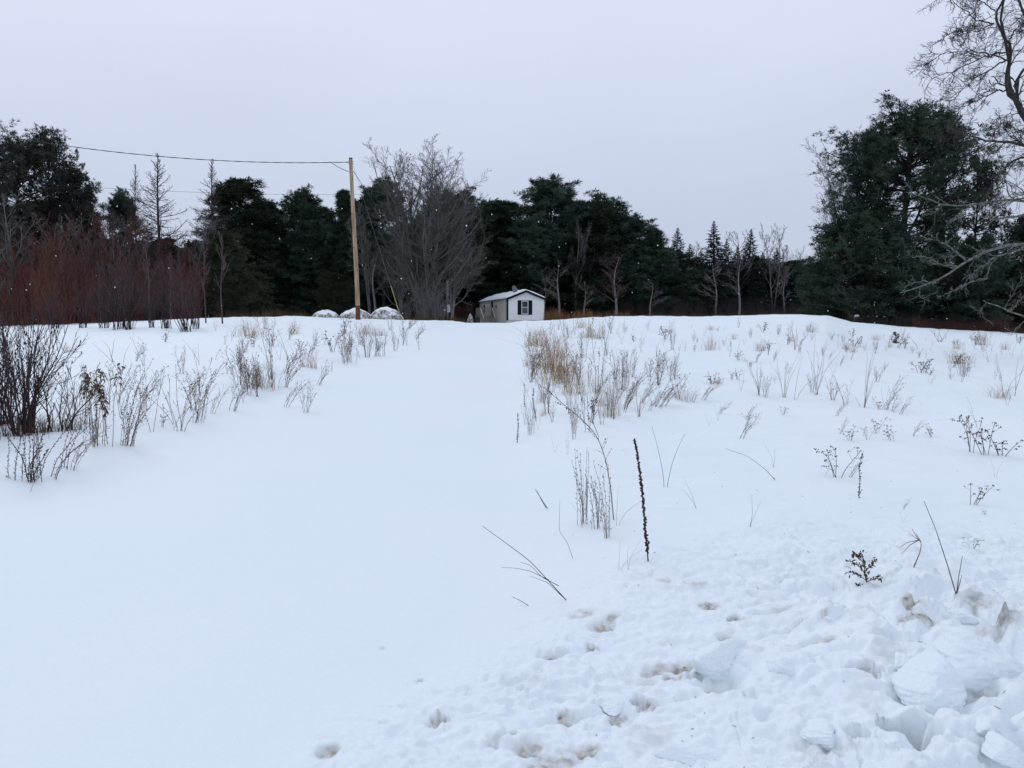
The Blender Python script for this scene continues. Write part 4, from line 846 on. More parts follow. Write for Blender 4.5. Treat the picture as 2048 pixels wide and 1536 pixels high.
wire([pb + T - axd * .75 + np.array([.13, 0, 0]), sp1 + np.array([0, 0, -.05])], .017, 'service_drop', 'black service cable falling from the pole top to the thin post near the mobile home', 'cable', sag=1.0, n=80)
ga = pb + T - axd * .35 + np.array([.12, 0, 0]); gb = at(804, 640, 47.5); gb[2] = float(ground_z(np.array([gb[0]]), np.array([gb[1]]))[0]) - .02
gw = empty('guy_wire', gb); tag(gw, 'steel guy wire with a yellow guard slanting from the pole top to the snow', 'guy wire')
V, F = tubes(np.array([[ga, gb]]) - gb, np.full((1, 2), .006), 5); obj('strand', mesh_np('strand', V, F, M['metal']), gw)
V, F = tubes(np.array([[gb + (ga - gb) * .01, gb + (ga - gb) * .235]]) - gb, np.full((1, 2), .028), 8); obj('guard', mesh_np('guard', V, F, M['yellow']), gw)
# service post near the house
po = empty('service_post', sp0); tag(po, 'thin grey service post with a meter box in front of the leafless bushes', 'post')
h_ = sp1[2] - sp0[2]; V, F = tubes(np.array([[[0, 0, -.1], [0, 0, h_]]]), np.full((1, 2), .055), 10); obj('post', mesh_np('post', V, F, M['gbark']), po)
V, F = tubes(np.array([[[.11, -.02, .6], [.11, -.02, h_ - .1], [.16, -.04, h_ + .06], [.24, -.06, h_]]]), np.full((1, 4), .028), 8); obj('conduit', mesh_np('conduit', V, F, M['metal']), po)
MB().box((-.02, -.16, 1.0), (.30, -.03, 1.75), 0).build('meter_box', M['skirt'], po, .02)

# ------------------------------------------------------------------ boulders
def boulder(p, sx, sy, sz, seed, label, m='stonesnow', rz=0, name='boulder', squash=1.9, sub=5, amp=.10, cat='boulder'):
    bm = bmesh.new(); bmesh.ops.create_icosphere(bm, subdivisions=sub, radius=1); V = np.array([v.co[:] for v in bm.verts])
    e = squash; k = (np.abs(V) ** e).sum(1) ** (-1 / e); V = V * k[:, None]
    if m == 'snowb':
        rp = np.random.default_rng(seed); Nn = unit(rp.normal(size=(15, 3))); Dn = rp.uniform(.66, .95, 15); q = unit(V) @ Nn.T / Dn; V = unit(V) / ((np.clip(q, .05, 9) ** 10).sum(1) ** (1 / 10))[:, None]
    V += unit(V) * (amp * (perlin(V[:, 0] * 1.6 + seed, V[:, 1] * 1.6 + V[:, 2] * 1.3, seed) + .5 * perlin(V[:, 0] * 4 + V[:, 2] * 3, V[:, 1] * 4 - V[:, 2] * 2, seed + 3) + .18 * perlin(V[:, 0] * 11 + V[:, 2] * 7, V[:, 1] * 11, seed + 8)))[:, None]
    if m == 'snowb':
        e1 = perlin(V[:, 0] * 9 + V[:, 2] * 5, V[:, 1] * 9 - V[:, 2] * 6, seed + 11); e2 = perlin(V[:, 0] * 24 + V[:, 2] * 17, V[:, 1] * 24 + V[:, 2] * 9, seed + 12); e3 = perlin(V[:, 0] * 4, V[:, 2] * 7 + V[:, 1] * 3, seed + 13)
        V += unit(V) * (.014 * e1 + .006 * e2 + .028 * sst(0, .10, e3) + .014 * sst(.3, .36, e3 + .3 * e1))[:, None]
    for v, c in zip(bm.verts, V * [sx, sy, sz]): v.co = c
    me = bpy.data.meshes.new(name); bm.to_mesh(me); bm.free(); me.polygons.foreach_set('use_smooth', np.ones(len(me.polygons), bool)); me.materials.append(M[m])
    o = obj(name, me); o.location = [float(v) for v in p]; o.rotation_euler = (0, 0, rz); return tag(o, label, cat)
for i, (x0, x1, yt, Y, lab) in enumerate(((625, 682, 621, 60, 'snow-dusted grey boulder mound, leftmost of the three behind the utility pole'), (679, 744, 617, 60, 'snow-dusted grey boulder mound directly behind the foot of the utility pole'),
                                     (741, 806, 615.5, 60, 'largest snow-dusted boulder mound, rightmost of the three behind the utility pole'))):
    c = stand((x0 + x1) / 2, Y); tz = at((x0 + x1) / 2, yt, Y)[2]; w = (x1 - x0) / FPX * Y / 2
    boulder((c[0], c[1], c[2] - .25), w * 1.10, w * .8, tz - c[2] + .27, 200 + i * 7, lab, squash=1.9, amp=.07)
c = stand(941, 72); tz = at(941, 627, 72)[2]
boulder((c[0], c[1], c[2] - .15), .42, .4, tz - c[2] + .15, 230, 'small pointed grey boulder with a snow cap left of the mobile home steps', squash=1.35, amp=.08)

# ------------------------------------------------------------------ ploughed snow blocks
def block(px, py, sx, sy, sz, rz, seed, label, tilt=(0, 0), e=3.2, up=0.0, amp=.12):
    p = hit(px, py); p[2] += up - .015; amp *= .5
    p[2] += .0; k_ = .68; o = boulder(p, sx * k_, sy * k_, sz * k_, seed, label, 'snowb', rz, 'snow_block', e, 6, amp, 'snow block'); o.rotation_euler = (tilt[0], tilt[1], rz); o['group'] = 'ploughed snow blocks in the bank'; return o
block(1432, 1330, .17, .14, .125, .3, 301, 'rounded grainy snow block with a dirty hollow under it, left of the other big blocks', (.1, -.15), 2.6, .015)
block(1945, 1345, .235, .20, .185, -.25, 302, 'largest snow block with a smooth flat face at the right edge of the ploughed bank', (.25, .12), 3.6, .03, .07)
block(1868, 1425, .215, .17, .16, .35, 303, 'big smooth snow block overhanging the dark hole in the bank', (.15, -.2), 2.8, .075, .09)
block(1925, 1240, .10, .08, .06, .2, 304, 'snow block behind the largest one, near its top left corner', (0, .2), 3, .02)
block(2010, 1530, .10, .08, .055, -.4, 305, 'small squared snow block at the bottom right corner', (.2, .2), 4, .02, .06)
block(1655, 1243, .022, .02, .018, 0, 306, 'lone pebble-sized snow lump above the middle of the bank', (0, 0), 2.4, .006)
block(1660, 1302, .022, .02, .014, 0, 307, 'tiny stained snow lump in the middle of the bank', (0, 0), 2.4, .006)
block(1810, 1340, .085, .07, .075, .5, 308, 'upright snow block left of the largest one', (0, -.3), 3, .015)
block(1560, 1330, .10, .08, .05, .4, 309, 'low snow block right of the grainy block', (0, .1), 2.8, .01)
block(1230, 1400, .10, .07, .03, .7, 310, 'flat snow lump at the left of the bank beside a brown scuff', (0, 0), 2.6, .0)
block(1400, 1510, .16, .10, .06, .1, 311, 'low wide snow lump at the bottom of the bank', (0, 0), 2.8, -.01)
block(1640, 1460, .12, .10, .06, .9, 312, 'low snow lump left of the dark hole', (0, .1), 2.8, 0)
block(1975, 1455, .09, .07, .05, .9, 313, 'small snow lump right of the dark hole', (.2, .1), 3.2, .0)

# ------------------------------------------------------------------ weeds and grasses standing in the snow
def stems_pl(rng, n, H, rad, lean, dirx=0.0, seg=7, hv=.25, curve=.3):
    a = rng.uniform(0, 6.28, n); z = np.linspace(0, 1, seg); h = H * rng.uniform(1 - hv * 2, 1.05, n); l = h * np.abs(rng.normal(lean, lean * .5, n)); b = a + rng.normal(0, .5, n)
    P = np.zeros((n, seg, 3)); cx = np.cos(b) * l + dirx * h; cy = np.sin(b) * l
    zz = z[None] ** (1 + curve)
    P[:, :, 0] = (np.cos(a) * rad * rng.uniform(0, 1, n))[:, None] + cx[:, None] * zz + (.012 * np.sin(z[None] * 9 + a[:, None] * 4) + .05 * z[None] * np.sin(z[None] * 3.3 + a[:, None] * 9)) * H; P[:, :, 1] = (np.sin(a) * rad * rng.uniform(0, 1, n))[:, None] + cy[:, None] * zz
    P[:, :, 2] = z[None] * h[:, None] * (1 - .12 * np.hypot(cx, cy)[:, None] / h[:, None] * z[None]) - .04; return P
def nubs(C, r, rng):
    """small angular seed heads or shrivelled leaves"""
    N = len(C); O = np.array([[1, 0, 0], [0, 1, 0], [-1, 0, 0], [0, -1, 0], [0, 0, 1.3], [0, 0, -1.]]); T = np.array([[0, 1, 4], [1, 2, 4], [2, 3, 4], [3, 0, 4], [1, 0, 5], [2, 1, 5], [3, 2, 5], [0, 3, 5]])
    s = r * rng.uniform(.5, 1.4, (N, 6, 1)); V = (C[:, None] + O[None] * s + rng.normal(0, r * .25, (N, 6, 3))).reshape(-1, 3); F = (np.arange(N)[:, None, None] * 6 + T[None]).reshape(-1, 3)
    return V, np.concatenate([F, F[:, 2:3]], 1)
def curls(C, D, l, w, rng):
    """curled hanging dead leaves: three-segment strips"""
    N = len(C); D = unit(D + rng.normal(0, .5, (N, 3))); q = unit(np.cross(D, rng.normal(size=(N, 3)))); L = l * rng.uniform(.6, 1.3, (N, 1)); V = []; P = C.copy(); d = D.copy()
    for k, ww in enumerate((.3, 1, .8, .1)):
        V += [P + q * w * ww * .5, P - q * w * ww * .5]; d = unit(d + [0, 0, -.6]); P = P + d * L / 3
    V = np.stack(V, 1).reshape(-1, 3); b = np.arange(N)[:, None] * 8; F = np.concatenate([b + np.array([[k * 2, k * 2 + 1, k * 2 + 3, k * 2 + 2]]) for k in range(3)]); return V, F
def plant(name, sm, parts_s, hm=None, parts_h=None, hname='seed_heads', sname='stems'):
    o = empty(name, (0, 0, 0)); obj(sname, mesh_np(sname, *join(parts_s), M[sm]), o)
    if hm: obj(hname, mesh_np(hname, *join(parts_h), M[hm]), o)
    return o
def pts_on(P, s0, s1, cnt, rng):
    N, k, _ = P.shape; idx = np.repeat(np.arange(N), cnt); f = rng.uniform(s0, s1, N * cnt) * (k - 1.001); i = f.astype(int); w = (f - i)[:, None]
    return P[idx, i] * (1 - w) + P[idx, i + 1] * w, unit(P[idx, i + 1] - P[idx, i])
def k_aster(seed, H=.75, n=6, r=.0026, lean=.18, br=7, th=1.0, dirx=0.0, rad=.06, sm='stem', hm='head'):
    rng = np.random.default_rng(seed); P = stems_pl(rng, n, H, rad, lean, dirx); R = np.full((n, 7), r) * np.linspace(1.2, .6, 7)[None] * th
    b, rb = grow(P, R, br, .3, .97, 32, .26, .12, .06, 4, .6, rng, .0012 * th, taper=.35); b2, rb2 = grow(b, rb, 2, .3, 1, 30, .4, .1, .05, 3, .8, rng, .001 * th)
    C = np.concatenate([b[:, -1], b2[:, -1], P[:, -1]]); c2, _ = pts_on(P, .02, .5, 5, rng); c3, _ = pts_on(b, .3, 1, 3, rng)
    return plant('dead_weed', sm, [tubes(P, R, 4), tubes(b, rb, 3), tubes(b2, rb2, 3)], hm, [nubs(C, .0050 * th, rng), nubs(c2 + rng.normal(0, .004, c2.shape), .0045 * th, rng), nubs(c3, .0032 * th, rng)])
def k_spike(seed, H=.8, n=1, r=.0035, th=1.0, lean=.05, dens=60):
    rng = np.random.default_rng(seed); P = stems_pl(rng, n, H, .03 * (n > 1), lean); R = np.full((n, 7), r * th) * np.linspace(1.1, .7, 7)[None]
    C, D = pts_on(P, .06, 1, dens, rng); b, rb = grow(P, R, 14, .15, 1, 60, 0, .1, .1, 3, .6, rng, .0012 * th, absL=.035)
    return plant('seed_stalk', 'head', [tubes(P, R, 5), tubes(b, rb, 3)], 'head', [nubs(C + rng.normal(0, .006, C.shape), .0062 * th, rng), nubs(b[:, -1], .006 * th, rng)])
def k_plume(seed, H=.85, n=4, th=1.0):
    rng = np.random.default_rng(seed); P = stems_pl(rng, n, H, .07, .13); R = np.full((n, 7), .003 * th) * np.linspace(1.2, .7, 7)[None]
    b, rb = grow(P, R, 10, .72, 1, 60, 0, -.25, .1, 4, .6, rng, .0013 * th, absL=.11); C, D = pts_on(b, .1, 1, 5, rng); C2, D2 = pts_on(P, .05, .7, 9, rng)
    return plant('goldenrod', 'stem', [tubes(P, R, 4), tubes(b, rb, 3)], 'leaf', [curls(C, D, .045 * th, .012 * th, rng), curls(C2, D2, .035 * th, .008 * th, rng), nubs(C[::2], .006 * th, rng)], 'leaves')
def k_grass(seed, H=.45, n=70, r=.0017, th=1.0, lean=.45, rad=.10, m='tan'):
    rng = np.random.default_rng(seed); pos = np.stack([rng.normal(0, rad, n), rng.normal(0, rad, n), np.zeros(n)], 1); o = empty('grass_tuft', (0, 0, 0))
    obj('blades', mesh_np('blades', *blades(pos, H, rng, r * th, lean, 5), M[m]), o); return o
def k_straw(seed, H=.6, n=2, th=1.0, lean=.35):
    rng = np.random.default_rng(seed); P = stems_pl(rng, n, H, .02, lean, 0, 7, .2, .5); o = empty('straw', (0, 0, 0)); R = np.full((n, 7), .0021 * th) * np.linspace(1.2, .5, 7)[None]
    obj('stems', mesh_np('stems', *tubes(P, R, 4), M['stem']), o); return o
def k_umbel(seed, H=.4, n=4, th=1.0, lean=.25):
    rng = np.random.default_rng(seed); P = stems_pl(rng, n, H, .03, lean); R = np.full((n, 7), .0026 * th) * np.linspace(1.2, .7, 7)[None]
    b, rb = grow(P, R, 4, .3, 1, 48, .3, .1, .16, 4, .6, rng, .0014 * th, taper=.3); C = np.concatenate([b[:, -1], P[:, -1]]); C = np.repeat(C, 5, 0) + rng.normal(0, .009 * th, (len(C) * 5, 3)) * [1, 1, .5]; c2, _ = pts_on(P, .02, .6, 7, rng)
    return plant('dead_weed', 'head', [tubes(P, R, 4), tubes(b, rb, 3)], 'head', [nubs(C, .0058 * th, rng), nubs(c2, .004 * th, rng)])
class WK:
    def __init__(s, fs, H): s.k = [Kind(f, H) for f in fs]; s.i = 0
    def put(s, *a, **k): s.i += 1; return s.k[s.i % len(s.k)].put(*a, **k)
def fam(th, o):                                 # th: stouter plants for the older, heavier growth further up the field
    return dict(aster=WK([k_aster(400 + o + i, .75, 5 + i, th=th) for i in range(4)], .75), lean=WK([k_aster(420 + o + i, .7, 5, th=th, dirx=.45, lean=.1) for i in range(3)], .7), thin=WK([k_aster(430 + o + i, .7, 3, br=4, th=th * .9, rad=.03) for i in range(3)], .7),
                dense=WK([k_aster(440 + o + i, .8, 12, th=th * .9, rad=.16, lean=.14, br=5) for i in range(3)], .8), spike=WK([k_spike(450 + o + i, th=th) for i in range(2)], .8), spikes=WK([k_spike(455 + o + i, n=4, th=th, lean=.15, dens=34) for i in range(2)], .8),
                plume=WK([k_plume(460 + o + i, th=th) for i in range(3)], .85), grass=WK([k_grass(470 + o + i, th=th) for i in range(3)], .45), rust=WK([k_grass(475 + o + i, th=th, m='rust', H=.4) for i in range(2)], .4),
                straw=WK([k_straw(480 + o + i, th=th) for i in range(3)], .6), rods=WK([k_straw(485 + o + i, .8, 7, th * 1.1, .22) for i in range(3)], .8), umbel=WK([k_umbel(490 + o + i, th=th) for i in range(3)], .4))
NEAR = fam(1.0, 0); FAR = fam(1.12, 100)
WORDS = dict(aster='branching dead weed', lean='right-leaning dead weed', thin='wispy dead weed', dense='dense clump of dead stems', spike='single dark seed stalk', spikes='bunch of knobbly seed stalks',
             plume='brown-leaved dead goldenrod', grass='tan grass tuft', rust='rust coloured grass tuft', straw='bent bare straw', rods='sheaf of bare stems', umbel='low dark button-headed weed')
CAT = dict(grass='grass', rust='grass', straw='straw', rods='stems')
rw = np.random.default_rng(2024)
SEEN = {}
def weed(kind, bx, by, hp, where, w=1.0, rz=None, label=None):
    p = hit(bx, by); H = hp / FPX * math.hypot(p[1], .8) * 1.02; F_ = NEAR if p[1] < 11.5 else FAR
    lab = label or (WORDS[kind] + ' ' + where)
    o = F_[kind].put((p[0], p[1], p[2] - .01), H, w, rw.uniform(-.5, .5) if kind == 'lean' else (rw.uniform(0, 6.28) if rz is None else rz), lab, CAT.get(kind, 'weed'))
    SEEN.setdefault(lab, []).append(o); return o
# left verge, nearest first
L_ = [('spikes', 60, 965, 130, 'nearest to the camera on the left verge', 1.5), ('lean', 140, 940, 90, 'right of the nearest seed stalks on the left verge', 1.2), ('straw', 60, 985, 45, 'lying lowest on the left verge'),
      ('plume', 190, 893, 150, 'on the left verge, left one of the tall pair', 1.), ('plume', 215, 892, 165, 'on the left verge, right one of the tall pair', .9), ('lean', 250, 893, 165, 'just right of the tall goldenrod pair', .8), ('lean', 262, 890, 120, 'second behind the goldenrod pair', .8),
      ('dense', 150, 845, 120, 'between the alder bush and the goldenrods', 1.), ('plume', 172, 850, 120, 'behind the tall goldenrod pair', .9), ('thin', 240, 830, 110, 'behind the leaning weeds of the left verge', 1.), ('aster', 215, 820, 95, 'set back behind the goldenrod pair', 1.2),
      ('aster', 318, 790, 55, 'in the open snow right of the goldenrods', .8), ('umbel', 325, 855, 40, 'at the driveway edge right of the goldenrods', .8), ('thin', 360, 862, 150, 'leaning over the driveway edge, tallest of the thin ones', .9), ('lean', 385, 845, 130, 'with red-brown twigs at the left driveway edge', .8),
      ('lean', 425, 828, 60, 'small one next to the red-brown leaning weed', 1.), ('straw', 305, 865, 130, 'left of the thin leaning weed'), ('straw', 350, 850, 110, 'rising beside the left driveway edge'), ('aster', 478, 770, 80, 'tall and open, left of the pale grass clump', 1.2), ('aster', 500, 778, 80, 'in the middle of the verge clump left of the driveway', 1.1),
      ('grass', 520, 775, 60, 'at the foot of the middle verge clump', 1.3), ('thin', 490, 772, 100, 'inside the middle verge clump', 1.2), ('thin', 545, 760, 130, 'tall and feathery right of the middle verge clump', .9), ('thin', 515, 778, 70, 'below the feathery tall weed', 1.), ('lean', 465, 822, 90, 'low at the driveway edge below the middle clump', 1.), ('lean', 570, 775, 75, 'arching over the snow right of the feathery weed', 1.2),
      ('grass', 615, 735, 40, 'on the driveway edge below the utility pole', 1.3), ('straw', 600, 740, 60, 'beside the small grass below the pole'), ('spike', 664, 745, 22, 'alone on the driveway edge'), ('dense', 700, 725, 70, 'tallest of the row in front of the utility pole', 1.1), ('thin', 690, 700, 60, 'leftmost of the row in front of the utility pole', 1.),
      ('aster', 735, 715, 70, 'right in front of the pole foot', 1.1), ('dense', 760, 712, 55, 'right of the pole foot', 1.2), ('grass', 735, 668, 30, 'beside the pole foot', 1.3), ('rust', 760, 672, 24, 'right of the pole foot behind the weeds', 1.3), ('aster', 805, 690, 50, 'at the right end of the row by the pole', 1.1), ('lean', 830, 678, 35, 'last one towards the driveway by the pole', 1.1),
      ('aster', 790, 702, 50, 'between the pole row and its right end', 1.), ('rods', 780, 660, 40, 'behind the pole row', 1.4), ('dense', 720, 690, 50, 'hugging the foot of the pole', 1.), ('aster', 690, 728, 60, 'front left in the pole row', 1.), ('thin', 650, 690, 35, 'left of the pole row', 1.2),
      ('grass', 498, 672, 40, 'golden, brightest one in the left field', 1.6), ('rust', 505, 676, 22, 'at the foot of the golden tuft', 1.3), ('grass', 590, 668, 26, 'small one right of the golden tuft', 1.3), ('umbel', 330, 684, 25, 'alone in the open snow before the thicket', 1.4), ('thin', 545, 690, 60, 'right of the golden tuft', .9), ('aster', 630, 690, 34, 'in the field left of the pole', 1.),
      ('straw', 400, 730, 50, 'in the open left field'), ('straw', 430, 720, 36, 'in the left field near the verge clump'), ('thin', 402, 790, 95, 'with a brown head, standing alone left of the middle clump', .8), ('grass', 135, 705, 22, 'poking through the snow behind the alder bush', 1.), ('straw', 560, 720, 40, 'in the field behind the feathery weed'), ('umbel', 600, 700, 22, 'behind the driveway edge grass', 1.2),
      ('thin', 450, 690, 30, 'below the pair of saplings', 1.), ('thin', 432, 662, 22, 'by the foot of the right sapling', 1.4)]
# right verge and field
L_ += [('grass', 1085, 690, 45, 'at the far end of the tan clump', 1.5), ('grass', 1110, 715, 55, 'in the upper half of the tan clump', 1.5), ('rust', 1100, 745, 60, 'darkest one, in the heart of the tan clump', 1.3), ('grass', 1092, 735, 70, 'at the left of the tan clump heart', 1.2), ('grass', 1120, 765, 65, 'at the right of the tan clump heart', 1.3), ('grass', 1150, 788, 55, 'at the lower right end of the tan clump', 1.2),
       ('rust', 1112, 758, 60, 'beside the heart of the tan clump', 1.2), ('grass', 1135, 745, 60, 'on the right flank of the tan clump', 1.2), ('dense', 1070, 750, 90, 'on the left flank of the tan clump', .9), ('dense', 1062, 760, 70, 'outermost left of the tan clump', .8), ('rods', 1105, 740, 90, 'rising out of the tan clump', 1.), ('dense', 1135, 780, 70, 'below the tan clump', 1.),
       ('lean', 1060, 765, 90, 'bent over the driveway, left of the tan clump', .9), ('aster', 1095, 828, 90, 'in front of the tan clump', .8), ('dense', 1088, 800, 70, 'just in front of the tan clump', .8), ('aster', 1160, 770, 90, 'between the tan clump and the tall brown sheaf', 1.), ('thin', 1195, 790, 170, 'tallest of the thin ones right of the tan clump', .7),
       ('thin', 1175, 865, 150, 'tall and wispy in front of the sheaf', .7), ('dense', 1220, 835, 115, 'forming the tall brown sheaf right of the tan clump', .7), ('rods', 1225, 838, 120, 'inside the tall brown sheaf', .7), ('grass', 1222, 832, 80, 'at the foot of the tall brown sheaf', .7), ('aster', 1240, 780, 80, 'behind the tall brown sheaf', 1.1), ('dense', 1260, 755, 60, 'right behind the tall brown sheaf', 1.2),
       ('aster', 1205, 850, 60, 'low at the left of the sheaf', 1.), ('aster', 1300, 755, 50, 'left end of the low hedge of weeds', 1.3), ('dense', 1345, 752, 40, 'grassy right end of the low hedge of weeds', 1.4), ('straw', 1275, 835, 85, 'fanning right of the brown sheaf'), ('rods', 1278, 833, 60, 'leaning at the right of the brown sheaf', 1.4), ('straw', 1272, 825, 45, 'crossing the leaning rods'),
       ('dense', 1380, 805, 35, 'low tangle right of the leaning rods', 1.8), ('grass', 1360, 800, 30, 'in the low tangle', 1.3), ('umbel', 1425, 768, 26, 'with a dark foot, above the low tangle', 1.7), ('rust', 1432, 768, 18, 'dark tuft above the low tangle', 1.4), ('thin', 1482, 782, 45, 'single upright right of the low tangle', .7), ('umbel', 1268, 684, 18, 'far one behind the brown sheaf', 1.6),
       ('aster', 1345, 700, 60, 'tall one in the middle distance of the right field', .7), ('umbel', 1330, 678, 26, 'far one right of the tan clump', 1.4), ('grass', 1422, 700, 38, 'upright pale one in the middle distance', .9), ('umbel', 1478, 720, 22, 'dark-footed one in the middle distance', 1.6), ('rust', 1522, 702, 26, 'dark brown one near the far spikes', 1.), ('spikes', 1536, 710, 30, 'short black ones near the rust tuft', .8),
       ('rods', 1568, 795, 95, 'first of the tall sheaves in the right field', 1.1), ('straw', 1590, 800, 90, 'tall beside the first sheaf of the right field'), ('rods', 1520, 790, 80, 'left of the first tall sheaf', 1.3), ('aster', 1530, 795, 50, 'at the foot of the first tall sheaf', 1.3), ('rods', 1632, 790, 120, 'second tall sheaf of the right field', .9), ('aster', 1625, 785, 40, 'low at the second tall sheaf', 1.), ('rods', 1728, 815, 125, 'third and tallest sheaf of the right field', .9),
       ('straw', 1690, 810, 80, 'left of the tallest sheaf'), ('thin', 1695, 808, 50, 'low, left of the tallest sheaf', 1.), ('aster', 1665, 800, 50, 'between the second and third sheaf', 1.2), ('straw', 1770, 820, 50, 'right of the tallest sheaf'), ('lean', 1772, 820, 70, 'right of the tallest sheaf', .8), ('rods', 1590, 700, 60, 'upright far sheaf below the far mound', .9), ('thin', 1575, 690, 50, 'beside the upright far sheaf', 1.), ('dense', 1600, 705, 25, 'at the foot of the upright far sheaf', 1.),
       ('straw', 1700, 720, 45, 'sloping in front of the right evergreens'), ('aster', 1750, 706, 30, 'before the right evergreens', 1.), ('rods', 1880, 684, 26, 'row of pale rods by the right brush', 3.), ('rust', 1965, 690, 30, 'rusty one by the right brush', 1.), ('grass', 1912, 698, 22, 'pale one by the right brush', 1.), ('umbel', 1838, 716, 20, 'upright black one in the far right field', .8), ('spike', 1852, 717, 20, 'short black one in the far right field', 1.),
       ('grass', 1915, 728, 40, 'fan-shaped one in the right field', 1.3), ('dense', 1925, 752, 45, 'brown leaning one in the right field', 1.2), ('straw', 1900, 745, 42, 'left of the brown leaning clump'), ('umbel', 1840, 745, 28, 'left of the brown leaning clump', 1.5), ('umbel', 1858, 750, 16, 'small dark one left of the brown leaning clump', 2.), ('grass', 2000, 796, 34, 'fan-shaped golden one by the right edge', 1.6),
       ('straw', 2012, 795, 90, 'tall, rising from the golden fan by the right edge'), ('straw', 2030, 792, 80, 'tall, right of the golden fan'), ('lean', 1495, 835, 30, 'low forked one in the near right field', 1.2), ('umbel', 1565, 830, 18, 'low one in the near right field', 1.5), ('umbel', 1495, 840, 16, 'lying one in the near right field', 1.3), ('lean', 1800, 830, 40, 'single one beneath the tallest sheaf', .8),
       ('umbel', 1700, 880, 34, 'tilted one left of three low dark weeds', 1.3), ('umbel', 1735, 880, 28, 'middle one of three low dark weeds', 1.), ('umbel', 1785, 882, 30, 'right one of three low dark weeds', 1.3), ('lean', 1825, 872, 34, 'right of the three low dark weeds', 1.1), ('umbel', 1862, 875, 30, 'right end of the low dark row', 1.1), ('straw', 1955, 855, 60, 'upright near the right edge'),
       ('umbel', 1945, 905, 75, 'left one of the pair with beaded stems at the right edge', .8), ('umbel', 1972, 910, 80, 'right one of the pair with beaded stems at the right edge', .8), ('umbel', 2003, 912, 50, 'dark forked one at the right edge', 1.6), ('straw', 1990, 955, 40, 'small vee-shaped at the right edge'), ('umbel', 1675, 955, 65, 'dark tangled one in the near right field', 1.4), ('lean', 1700, 955, 40, 'spreading right from the dark tangle', 1.2),
       ('straw', 1650, 950, 40, 'left of the dark tangle'), ('spike', 1721, 997, 92, 'knobbly upright one right of the dark tangle', .9), ('straw', 1548, 935, 55, 'thin single left of the dark tangle'), ('straw', 1700, 1000, 14, 'lying flat under the knobbly stalk'), ('straw', 1395, 1018, 65, 'leaning right, alone in the near right field'), ('straw', 1500, 1055, 78, 'curved upright, alone in the near right field'),
       ('umbel', 1945, 1010, 50, 'forked dark one above the long straw', 1.), ('umbel', 1970, 1030, 16, 'small one right of the forked dark weed', 1.), ('lean', 1805, 1020, 26, 'single short one left of the long straw', .8), ('straw', 1805, 1045, 28, 'pale short one left of the long straw'), ('umbel', 1945, 1100, 24, 'low wide one near the right edge of the bank', 1.7), ('straw', 1962, 1110, 30, 'pale one under the low wide weed'),
       ('straw', 1770, 1165, 26, 'right of the rust-leaved weed'), ('straw', 1790, 1172, 18, 'lying right of the rust-leaved weed'), ('thin', 1668, 1188, 28, 'tiny reddish sprig left of the rust-leaved weed', 1.), ('rods', 1165, 1045, 140, 'forming the near brown sheaf left of the dark stalk', .32), ('spikes', 1172, 1048, 155, 'inside the near brown sheaf', .30),
       ('spikes', 1195, 1060, 130, 'second in the near brown sheaf', .22), ('rods', 1218, 1075, 150, 'right part of the near brown sheaf', .25), ('straw', 1235, 1050, 90, 'right beside the near brown sheaf'), ('thin', 1200, 1045, 110, 'wispy one in the near brown sheaf', .4), ('straw', 1165, 1055, 60, 'left beside the near brown sheaf'), ('straw', 1330, 975, 120, 'curving left, behind the dark stalk'), ('straw', 1240, 1140, 75, 'double one below the near brown sheaf'), ('straw', 1255, 1140, 60, 'upright one left of the dark stalk'),
       ('spike', 1035, 885, 60, 'slim one at the right driveway edge', .8), ('thin', 1050, 850, 80, 'leaning at the right driveway edge', .6), ('spike', 1048, 815, 50, 'small one on the right driveway edge', .7), ('straw', 1062, 862, 45, 'behind the slim stalk of the driveway edge'), ('thin', 1135, 910, 55, 'upright between driveway and near sheaf', .5), ('straw', 1110, 905, 40, 'pale at the right driveway edge'), ('spike', 1070, 835, 60, 'dark-headed one in front of the tan clump', .8)]
for row in L_:
    weed(*row[:5], **({'w': row[5]} if len(row) > 5 else {}))
# small sprigs of the open fields: named by what stands nearest
MARKS = [('the tan clump', 1110, 740), ('the tall brown sheaf', 1220, 800), ('the low hedge of weeds', 1320, 745), ('the low tangle', 1385, 800), ('the first tall sheaf', 1568, 770), ('the second tall sheaf', 1632, 760), ('the tallest sheaf', 1728, 780), ('the brown leaning clump', 1925, 740), ('the golden fan', 2000, 780), ('the far mound', 1560, 650), ('the right evergreens', 1750, 672), ('the right brush', 1950, 690),
         ('the rust tuft', 1522, 700), ('the pale upright tuft', 1422, 690), ('the dark-footed weed', 1478, 715), ('the far end of the driveway', 1060, 660), ('the utility pole', 720, 670), ('the golden tuft', 500, 670), ('the sapling pair', 430, 665), ('the middle verge clump', 500, 770), ('the tall goldenrods', 205, 860), ('the thicket', 250, 670), ('the feathery weed', 545, 740), ('the far crest of the field', 1300, 655)]
def sprig(x0, x1, y0, y1, n, kinds, hp):
    for _ in range(n):
        x = rw.uniform(x0, x1); y = y0 + (y1 - y0) * rw.uniform(0, 1) ** 1.3; k = kinds[rw.integers(len(kinds))]; m_ = min(MARKS, key=lambda q: math.hypot(q[1] - x, 3 * (q[2] - y)))
        side = 'left of' if x < m_[1] - 14 else ('right of' if x > m_[1] + 14 else ('behind' if y < m_[2] else 'in front of')); sz = rw.uniform(.5, 1.25)
        s_ = 'taller' if sz > 1 else ('small' if sz > .75 else 'tiny')
        weed(k, x, y, hp * sz * (1 + (y - 650) / 300), '', rw.uniform(.8, 1.5), label=s_ + ' ' + WORDS[k] + ' ' + side + ' ' + m_[0])
